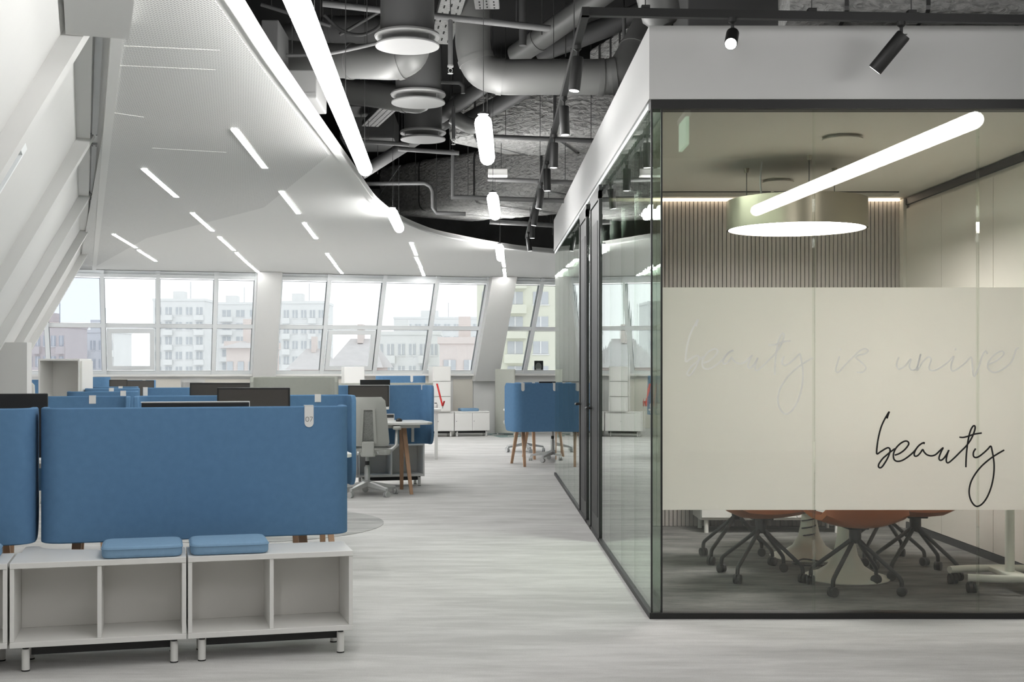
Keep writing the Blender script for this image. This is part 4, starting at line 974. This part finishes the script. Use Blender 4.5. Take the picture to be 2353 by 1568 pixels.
def caster(parent, p, r=.028, m='rubber', rot=0):
    c = bpy.data.objects.new('caster', None); 
    mb = MB()
    for s in (-1, 1): mb.lathe([(r,-.009),(r,.009)], 16, M=T(p+Vector((0,0,r)))@RZ(rot)@T((s*.013,0,0))@Matrix.Rotation(PI/2,4,'Y'))
    mb.box(-.006,-.012,0,.006,.012,r*1.2, M=T(p+Vector((0,0,r)))@RZ(rot))
    return mb.build('caster', M[m], parent, world=False, smooth=40)
def task_chair(loc, rz, label):
    t = thing('task_chair', label, 'chair', loc, rz, 'grey task chairs'); G = M['chair_grey']
    # backrest at local -y (towards viewer when rz = 0)
    def bw(z): f = (z-.50)/.48; return (.215-.05*f) if f < .93 else (.215-.05*f)*.97
    v = []; n = 14; m_ = 8
    for j in range(n+1):
        f = j/n; z = .50+.48*f; hw = bw(z); cr = 1.0
        if f > .9: cr = math.sqrt(max(.0, 1-((f-.9)/.1)**2))*.18+.82
        if f < .06: cr = .9
        y0 = -.24-.05*math.sin(f*PI)*.6-.06*f
        for i in range(m_+1):
            u = -1+2*i/m_; x = u*hw*cr; v.append(Vector((x, y0+.045*u*u, z)))
    f1 = []; k = m_+1; off = len(v); v2 = [q+Vector((0,.035,0)) for q in v]
    for j in range(n):
        for i in range(m_):
            a = j*k+i; f1.append((a, a+1, a+k+1, a+k)); f1.append((off+a, off+a+k, off+a+k+1, off+a+1))
    for j in range(n):
        for i in (0, m_): a = j*k+i; f1.append((a, a+k, off+a+k, off+a))
    for i in range(m_):
        for j in (0, n): a = j*k+i; f1.append((a, off+a, off+a+1, a+1))
    MB().add(v+v2, f1).build('backrest', G, t, world=False, smooth=50)
    sp = MB(); ins = MB()
    for j in range(8):
        f0, f1_ = .08+.66*j/8, .08+.66*(j+1)/8
        def pt(f, x, d): z = .50+.48*f; return Vector((x*(1.15-.4*f), -.24-.05*math.sin(f*PI)*.6-.06*f-d, z))
        for s in (-1, 1):
            sp.hexa([pt(f0, s*.075, .0), pt(f0, s*.05, .0), pt(f0, s*.05, .022), pt(f0, s*.075, .022), pt(f1_, s*.075, .0), pt(f1_, s*.05, .0), pt(f1_, s*.05, .022), pt(f1_, s*.075, .022)])
        ins.hexa([pt(f0, -.05, 0), pt(f0, .05, 0), pt(f0, .05, .008), pt(f0, -.05, .008), pt(f1_, -.05, 0), pt(f1_, .05, 0), pt(f1_, .05, .008), pt(f1_, -.05, .008)])
    for f in (.06, .74): sp.hexa([pt(f, -.075, 0), pt(f, .075, 0), pt(f, .075, .022), pt(f, -.075, .022), pt(f+.03, -.075, 0), pt(f+.03, .075, 0), pt(f+.03, .075, .022), pt(f+.03, -.075, .022)])
    sp.build('spine_frame', G, t, world=False); ins.build('spine_mesh', M['chair_mesh'], t, world=False)
    MB().rbox(-.23,-.21,.41,.23,.24,.47,.07,5).build('seat', G, t, world=False, bevel=.02)
    MB().box(-.07,-.29,.40,.07,.05,.44).build('tilt_mechanism', G, t, world=False, bevel=.01)
    MB().box(-.06,-.30,.40,.06,-.24,.55).build('back_bracket', G, t, world=False, bevel=.012)
    for s in (-1, 1):
        MB().tube([Vector((s*.08,-.20,.43)), Vector((s*.24,-.12,.46)), Vector((s*.285,-.08,.50)), Vector((s*.29,-.06,.66))], [.022,.02,.02,.016], 10).build('arm_support', M['alu'], t, world=False, smooth=50)
        MB().rbox(s*.29-.04,-.16,.655,s*.29+.04,.09,.685,.03,4).build('armrest', G, t, world=False, bevel=.008)
    MB().lathe([(.045,.09),(.045,.14),(.028,.15),(.028,.28),(.02,.29),(.02,.40)],16).build('gas_column', M['alu'], t, world=False, smooth=40)
    MB().lathe([(.021,.30),(.021,.34)],14).build('column_sleeve', M['black'], t, world=False)
    for k_ in range(5):
        a = 2*PI*k_/5+.35; e = Vector((math.cos(a)*.30, math.sin(a)*.30, .075)); s0 = Vector((math.cos(a)*.03, math.sin(a)*.03, .125))
        x = Vector((-math.sin(a), math.cos(a), 0))
        MB().hexa([s0-x*.03-Vector((0,0,.035)), s0+x*.03-Vector((0,0,.035)), e+x*.016-Vector((0,0,.012)), e-x*.016-Vector((0,0,.012)), s0-x*.03+Vector((0,0,.015)), s0+x*.03+Vector((0,0,.015)), e+x*.016+Vector((0,0,.012)), e-x*.016+Vector((0,0,.012))]).build('base_arm', M['alu'], t, world=False, bevel=.004)
        caster(t, Vector((e.x, e.y, 0)), .03, 'alu', a)
    return t
task_chair((-1.14, 12.30, 0), .12, 'grey task chair with slim perforated spine in the aisle')
task_chair((.95, 16.75, 0), 2.6, 'grey task chair tucked under the desk beside the glass corridor')
task_chair((.62, 18.6, 0), .9, 'grey task chair far behind the right desk')
t = thing('chair_back', 'pale chair back between the pier and the white cabinet', 'chair', at(73, 905, 14.7)); t.location.z = 0
MB().rbox(-.05,0,.42,.05,.42,.46,.03,3).build('seat', M['chair_grey'], t, world=False); p = at(73, 880, 14.7)
MB().tube([(0,0,.44),(0,0,.7),(0,-.02,p.z-.03),(0,-.02,p.z)], [.052,.052,.04,.015], 12).build('backrest', M['chair_grey'], t, world=False, smooth=60)
MB().lathe([(.2,0),(.03,.04),(.03,.42)],14,c=(0,.2,0)).build('base', M['alu'], t, world=False)

# table with lanyard farther back
tt = thing('bench_table', 'white metal legged table with a grey divider behind the task chair', 'table', (-.56, 17.0, 0), TH)
MB().box(-1.5,0,.67,.0,1.25,.695).build('tabletop', M['laminate'], tt, world=False, bevel=.003)
for x, y in ((-.06,.06),(-.03,1.15),(-1.42,.06),(-1.42,1.15)): MB().box(x-.02,y-.02,0,x+.02,y+.02,.67).build('leg', M['laminate'], tt, world=False, bevel=.003)
MB().box(-1.45,.04,.63,-.02,.07,.67).build('frame_rail', M['laminate'], tt, world=False)
MB().box(-1.45,.62,.70,.02,.65,1.045).build('divider_panel', M['grey_felt'], tt, world=False, bevel=.004)
t = thing('lanyard', 'red lanyard hanging over the grey divider', 'lanyard', at(1005, 883, 17.4))
ba = at(1004, 882, 17.45); bb = at(1017, 934, 17.3); bc = at(1021, 922, 17.2)
for p, q in ((ba, bb), (bb, bc)):
    d = Vector((.013,0,0)); MB().hexa([p-d, p+d, p+d+Vector((0,.003,0)), p-d+Vector((0,.003,0)), q-d, q+d, q+d+Vector((0,.003,0)), q-d+Vector((0,.003,0))]).build('strap', M['red'], t)
MB().lathe([(.008,0),(.008,.03)],8,c=bb-Vector((0,0,.03))).build('clip', M['alu'], t)
for px, lb, hh, r_, mm in ((1001,'small white cup on the far table',.06,.03,'laminate'),(992,'black bottle leaning on the far table',.17,.022,'screen_black'),(987,'small red jar on the far table',.07,.025,'red')):
    q = at(px, 940, 17.35); t = thing('desk_item', lb, 'cup' if 'cup' in lb else ('bottle' if 'bottle' in lb else 'jar'), (q.x, 17.35, .697))
    t.name = 'cup' if 'cup' in lb else ('bottle' if 'bottle' in lb else 'jar')
    MB().lathe([(r_*.85,0),(r_,hh*.2),(r_,hh*.75),(r_*.7,hh)],14).build('body', M[mm], t, world=False, smooth=50); MB().lathe([(r_*.6,hh),(r_*.6,hh+.012)],12).build('lid', M['charcoal'], t, world=False)
# far cabinets under the windows
CF = fl(1125, 1003); 
bench(CF, TH, 'far white cabinet bench with doors under the windows, right unit', True, w=.66, group='far cabinet benches'); bench(CF-tv*.67, TH, 'far white cabinet bench with doors under the windows, left unit', True, w=.66, group='far cabinet benches')
cushion(CF-tv*.36+nv*.01+Vector((0,0,.459)), TH, 'blue seat cushion on the far cabinet bench', w=.34)
def stack(px0, px1, ytop, zb, Y, label, n):
    a, c = at(px0, ytop, Y), at(px1, ytop, Y); t = thing('storage_cube_stack', label, 'cabinet', (a.x, Y, 0), TH, 'white storage towers'); w = c.x-a.x; z1 = a.z; hh = (z1-zb)/n
    for k in range(n):
        z = zb+hh*k; o = MB().box(0,0,z,w,.34,z+hh-.004).build('cube', M['laminate'], t, world=False, bevel=.003); MB().box(.012,-.014,z+.01,w-.012,0,z+hh-.014).build('door', M['laminate'], o, world=False)
    if .2 < zb < .4:
        for x in (.03, w-.03):
            for y in (.04, .3): MB().box(x-.015, y-.015, 0, x+.015, y+.015, zb).build('leg', M['laminate'], t, world=False)
    return t
stack(994, 1037, 842, .459, 22.35, 'white storage tower left of the flush wall panel', 3)
stack(791, 838, 843, .0, 21.2, 'white storage tower below the middle windows', 3)
# free standing grey panel
p0, p1 = Vector((.244, 23.0, 0)), Vector((.60, 22.66, 0)); d = p1-p0; t = thing('standing_panel', 'grey felt free standing panel left of the right blue desk', 'room divider', p0, math.atan2(d.y, d.x)); w = d.length
MB().rbox(0,-.02,.05,w,.02,1.225,.018,3).build('felt_panel', M['grey_felt'], t, world=False, bevel=.006)
for x in (.06, w-.02): MB().box(x-.012,-.16,0,x+.012,.16,.02).build('foot', M['laminate'], t, world=False); MB().box(x-.01,-.012,.02,x+.01,.012,.10).build('foot_post', M['laminate'], t, world=False)
# right desk beside the glass corridor
AR = Vector(((1184-CX)/F*15.6, 15.6, 0)); BR = AR+tv*.98
screen(AR, BR, 1.065, 'blue felt screen standing beside the glass corridor wall', [.10, .52], ret=.5)
desk(AR+nv*.0+tv*.04, TH, 'white desk with wooden legs beside the glass corridor', w=.92, d=.72)
AR2 = Vector(((1178-CX)/F*17.6, 17.6, 0)); screen(AR2, AR2+tv*1.2, 1.05, 'blue felt screen just behind the one by the glass corridor', [.12, .3], ret=.5, flip=True)
desk(AR2-nv*.78, TH, 'white desk with wooden legs behind the glass corridor desk', w=1.1)
p = at(1262, 877, 16.4); monitor(p, TH, .28, p.z, 'black monitor top above the right blue screen', h=.2, back=True)
# portrait card on the sill
t = thing('portrait_card', 'black and white portrait card leaning on the window sill', 'picture', at(1238, 860, 23.2), TH); t.location.z = 1.135
t.location = on_line(1238, FP(0,-.06,SILL), FP(8,-.06,SILL)); t.location.z = 1.136
MB().box(-.09,0,0,.09,.006,.25).build('card', M['lamin_in'], t, world=False)
MB().box(-.085,-.001,.08,.085,0,.245).build('dark_ground', M['charcoal'], t, world=False)
fm = MB(); fm.prism([(.062*math.cos(2*PI*k/20), .078*math.sin(2*PI*k/20)) for k in range(20)], 0, .002, T((-.005,-.001,.135))@Matrix.Rotation(PI/2,4,'X')); fm.build('pale_oval', M['laminate'], t, world=False)
fm = MB(); fm.prism([(.05*math.cos(PI*k/10), .04*math.sin(PI*k/10)) for k in range(11)], 0, .002, T((0,-.001,.0))@Matrix.Rotation(PI/2,4,'X')); fm.build('pale_shoulder', M['laminate'], t, world=False)
t = thing('desk_phone', 'dark small device on the sill beside the portrait card', 'device', on_line(1222, FP(0,-.05,SILL), FP(8,-.05,SILL)), TH); t.location.z = 1.136
MB().box(-.04,0,0,.04,.05,.02).build('base', M['charcoal'], t, world=False); MB().box(-.03,.01,.02,.03,.04,.05).build('body', M['charcoal'], t, world=False)
t = thing('paper_box', 'small pale box on the sill left of the first column', 'box', on_line(590, FP(0,-.06,SILL), FP(8,-.06,SILL)), TH); t.location.z = 1.136
MB().box(-.07,-.04,0,.07,.06,.1).build('carton', M['frame_white'], t, world=False); MB().box(-.071,-.041,.085,.071,.061,.102).build('lid', M['frame_white'], t, world=False)

# ---- meeting room furniture
def tulip(x, y, h, label):
    t = thing('table_base', label, 'table base', (x,y,.006)); 
    return t
mt = thing('meeting_table', 'white meeting table on two tulip bases behind the frosted band', 'table', (2.185, 7.87, .006))
MB().rbox(-.46,-.95,.715,.46,.95,.735,.30,8).build('tabletop', M['tulip'], mt, world=False, bevel=.004)
for y in (-.41, .42):
    MB().lathe([(.255,0),(.258,.006),(.24,.016),(.17,.035),(.11,.075),(.072,.14),(.052,.24),(.044,.36),(.044,.60),(.07,.69),(.12,.715)],40,c=(0,y,0)).build('tulip_base', M['tulip'], mt, world=False, smooth=40)
sp = [Vector((.045*math.cos(a)-.01, .42+.045*math.sin(a)-.03, .12+.45*a/(2*PI*9))) for a in [2*PI*9*k/90 for k in range(91)]]
MB().tube(sp, .005, 5).build('cable_spiral', M['charcoal'], mt, world=False)
cb = spline([(2.10,8.20,.02),(2.0,7.98,.012),(2.12,7.90,.012),(2.2,8.0,.012),(2.08,8.04,.03),(2.02,7.92,.012),(2.2,7.88,.012)], 6)
tag(MB().tube(cb, .005, 6).build('cable_coil', M['screen_black'], smooth=60), 'black coiled cable on the floor between the tulip bases', 'cable')
def swivel_chair(loc, rz, label, src=[None]):
    if src[0] is not None: return dup(src[0], loc, rz, label)
    t = thing('swivel_chair', label, 'chair', loc, rz, 'cognac swivel chairs'); D = M['darkmetal']
    prof = []
    for j in range(9):        # seat shell rising into the back at local -y
        f = j/8
        if f < .6: y = .22-.40*(f/.6); z = .405-.02*math.sin(f/.6*PI)
        else: g = (f-.6)/.4; y = -.18-.10*g; z = .405+.38*g
        prof.append((y, z, .235-.03*max(0, f-.6)/.4))
    v = []; m_ = 8
    for y, z, hw in prof:
        for i in range(m_+1): u = -1+2*i/m_; v.append(Vector((u*hw, y+(.05*u*u if z > .5 else 0), z+.05*u*u*(1 if z < .5 else .3))))
    k = m_+1; off = len(v); v2 = [q-Vector((0,.02,.028)) for q in v]; f1 = []
    for j in range(8):
        for i in range(m_): a = j*k+i; f1 += [(a,a+1,a+k+1,a+k), (off+a,off+a+k,off+a+k+1,off+a+1)]
        for i in (0, m_): a = j*k+i; f1.append((a, a+k, off+a+k, off+a))
    for i in range(m_):
        for j in (0, 8): a = j*k+i; f1.append((a, off+a, off+a+1, a+1))
    MB().add(v+v2, f1).build('shell', M['tan'], t, world=False, smooth=60)
    MB().box(-.06,-.06,.352,.06,.06,.372).build('seat_plate', D, t, world=False, bevel=.004)
    MB().lathe([(.03,.27),(.034,.30),(.034,.36)],14).build('hub', D, t, world=False, smooth=40)
    for q in range(4):
        a = PI/4+q*PI/2; c_, s_ = math.cos(a), math.sin(a)
        pts = spline([(.012*c_,.012*s_,.30),(.05*c_,.05*s_,.265),(.16*c_,.16*s_,.18),(.245*c_,.245*s_,.115),(.27*c_,.27*s_,.09),(.275*c_,.275*s_,.055)], 4)
        l = MB().tube(pts, .0125, 8).build('leg', D, t, world=False, smooth=60)
        rr = a+.6*q; mb = MB()
        for s in (-1, 1): mb.lathe([(.02,-.011),(.027,-.008),(.027,.008),(.02,.011)], 16, M=T((.275*c_,.275*s_,.027))@RZ(rr)@T((s*.012,0,0))@Matrix.Rotation(PI/2,4,'Y'))
        mb.build('caster', M['rubber'], t, world=False, smooth=40)
    src[0] = t; return t
swivel_chair((1.68,7.47,.006), -PI/2+.05, 'cognac swivel chair on the left side of the table, nearer the front glass')
swivel_chair((1.67,8.13,.006), -PI/2-.05, 'cognac swivel chair on the left side of the table, nearer the slatted wall')
swivel_chair((2.12,7.05,.006), 0.05, 'cognac swivel chair at the near head of the table')
swivel_chair((2.64,7.56,.006), PI/2-.06, 'cognac swivel chair on the right side of the table, nearer the front glass')
swivel_chair((2.62,8.10,.006), PI/2+.04, 'cognac swivel chair on the right side of the table, nearer the slatted wall')
sbd = thing('sideboard', 'white sideboard on legs against the slatted wall', 'sideboard', (1.665, 9.44, .006))
MB().box(0,.02,.10,1.10,.37,.52).build('body', M['laminate'], sbd, world=False, bevel=.003)
for a in (.006,.37,.735): MB().box(a,0,.12,a+.358,.02,.51).build('door', M['laminate'], sbd, world=False, bevel=.002)
for x in (.05,1.05):
    for y in (.05,.33): MB().lathe([(.017,0),(.017,.10)],12,c=(x,y,0)).build('leg', M['laminate'], sbd, world=False, smooth=40)
st = thing('mobile_stand', 'white wheeled stand with a round column behind the right pane', 'stand', (3.02,7.1,.006))
MB().lathe([(.026,.10),(.026,1.35)],18).build('column', M['tulip'], st, world=False, smooth=40)
for s, y in ((-1,-.15),(1,.17)):
    MB().tube(spline([(-.29,y*.85,.085),(-.15,y*1.1,.085),(.1,y*1.15,.085),(.29,y*.9,.085)], 5), .022, 12).build('base_tube', M['tulip'], st, world=False, smooth=60)
    for x in (-.27,.27): caster(st, Vector((x, y*.88, 0)), .03)
MB().box(-.05,-.17,.07,.05,.19,.10).build('cross_plate', M['tulip'], st, world=False, bevel=.006)
MB().box(-.22,-.02,1.30,.22,.02,1.62).build('mount_plate', M['tulip'], st, world=False, bevel=.006)

# ================================================================ OUTSIDE
struct(MB().box(-400, 30, -18.2, 400, 700, -18).build('ground_outside', M['outer_ground']))
def block(px0, px1, ytop, Y, dp, cols, rows, label, m='facade1', floor_h=3.0, z_first=None, name='apartment_building', mast=True):
    a, c = at(px0, ytop, Y), at(px1, ytop, Y); w = c.x-a.x; ht = a.z+18
    t = thing(name, label, 'building', (a.x, Y, -18)); t['group'] = 'buildings outside the windows'
    MB().box(0,0,0,w,dp,ht).build('wall', M[m], t, world=False); MB().box(-.15,-.15,ht,w+.15,dp,ht+.5).build('parapet', M[m], t, world=False)
    MB().box(w*.3,dp*.3,ht+.5,w*.5,dp*.6,ht+2.2).build('roof_cabin', M[m], t, world=False)
    if mast: MB().tube([(w*.62,dp*.4,ht),(w*.62,dp*.4,ht+4.2)], .08, 5).build('mast', M['pane_far'], t, world=False)
    cw = w/cols; wm = MB().box(-cw*.3,-.08,-.75,cw*.3,.05,.75).mesh('window', M['pane_far'])
    fm = MB(); fm.box(-.08,-.14,-.75,.08,-.08,.75); fm.box(-cw*.34,-.14,-.92,cw*.34,.02,-.78); fme = fm.mesh('window_bars', M['facade1'])
    bm_ = MB().box(-cw*.44,-1.0,-1.9,cw*.44,0,-.85).mesh('balcony', M[m])
    for r_ in range(rows):
        for q in range(cols):
            z = ht-2.0-floor_h*r_; P = T((cw*(q+.5), 0, z))
            o = inst(wm, 'window', t, P); inst(fme, 'window_bars', o, Matrix())
            if q % 3 == 1: inst(bm_, 'balcony', t, P)
    return t
block(352, 470, 692, 250, 12, 5, 6, 'pale balconied apartment block left in the second window')
block(473, 600, 700, 280, 12, 4, 6, 'paler apartment block right beside the balconied one')
block(628, 748, 698, 240, 12, 6, 7, 'apartment block with rooftop cabin right of the first column')
block(905, 1105, 733, 300, 14, 9, 5, 'long low apartment block in the middle windows')
block(1096, 1330, 590, 150, 16, 4, 7, 'pale olive apartment block close behind the second column', 'facade2')
block(60, 150, 752, 180, 10, 5, 5, 'low grey block in the leftmost window', 'facade3')
block(165, 262, 765, 200, 10, 5, 4, 'grey block beside the opening window', 'facade1')
block(1010, 1150, 790, 95, 10, 3, 2, 'brick coloured house by the second column', 'facade3', mast=False)
block(520, 600, 800, 90, 8, 2, 2, 'small brick house beside the first column', 'facade3', mast=False)
block(860, 1010, 770, 170, 10, 6, 3, 'white low house with attic windows', 'facade1', mast=False)
def house(px0, px1, yr, ye, Y, dp, label):
    a, c = at(px0, ye, Y), at(px1, ye, Y); w = c.x-a.x; he = a.z+18; hr = at(px0, yr, Y).z+18
    t = thing('hip_roof_house', label, 'building', (a.x, Y, -18)); t['group'] = 'buildings outside the windows'
    MB().box(.5,.5,0,w-.5,dp-.5,he).build('wall', M['facade3'], t, world=False)
    MB().add([(0,0,he),(w,0,he),(w,dp,he),(0,dp,he),(w*.3,dp*.5,hr),(w*.7,dp*.5,hr)], [(3,2,1,0),(0,1,5,4),(1,2,5),(2,3,4,5),(3,0,4)]).build('roof', M['roof'], t, world=False)
    MB().box(w*.45,dp*.4,hr-.4,w*.55,dp*.55,hr+1.2).build('chimney', M['facade3'], t, world=False)
    hw_ = min(.5, w*.07)
    for k in range(3): MB().box(w*(.25+.25*k)-hw_,.42,he-2.4,w*(.25+.25*k)+hw_,.5,he-.9).build('window', M['pane_far'], t, world=False)
house(748, 880, 775, 845, 100, 12, 'house with a grey hip roof in the middle windows')
house(500, 600, 782, 800, 82, 8, 'house with a flat grey roof edge by the first column')
house(655, 760, 800, 850, 120, 10, 'pale roofed house behind the storage tower')
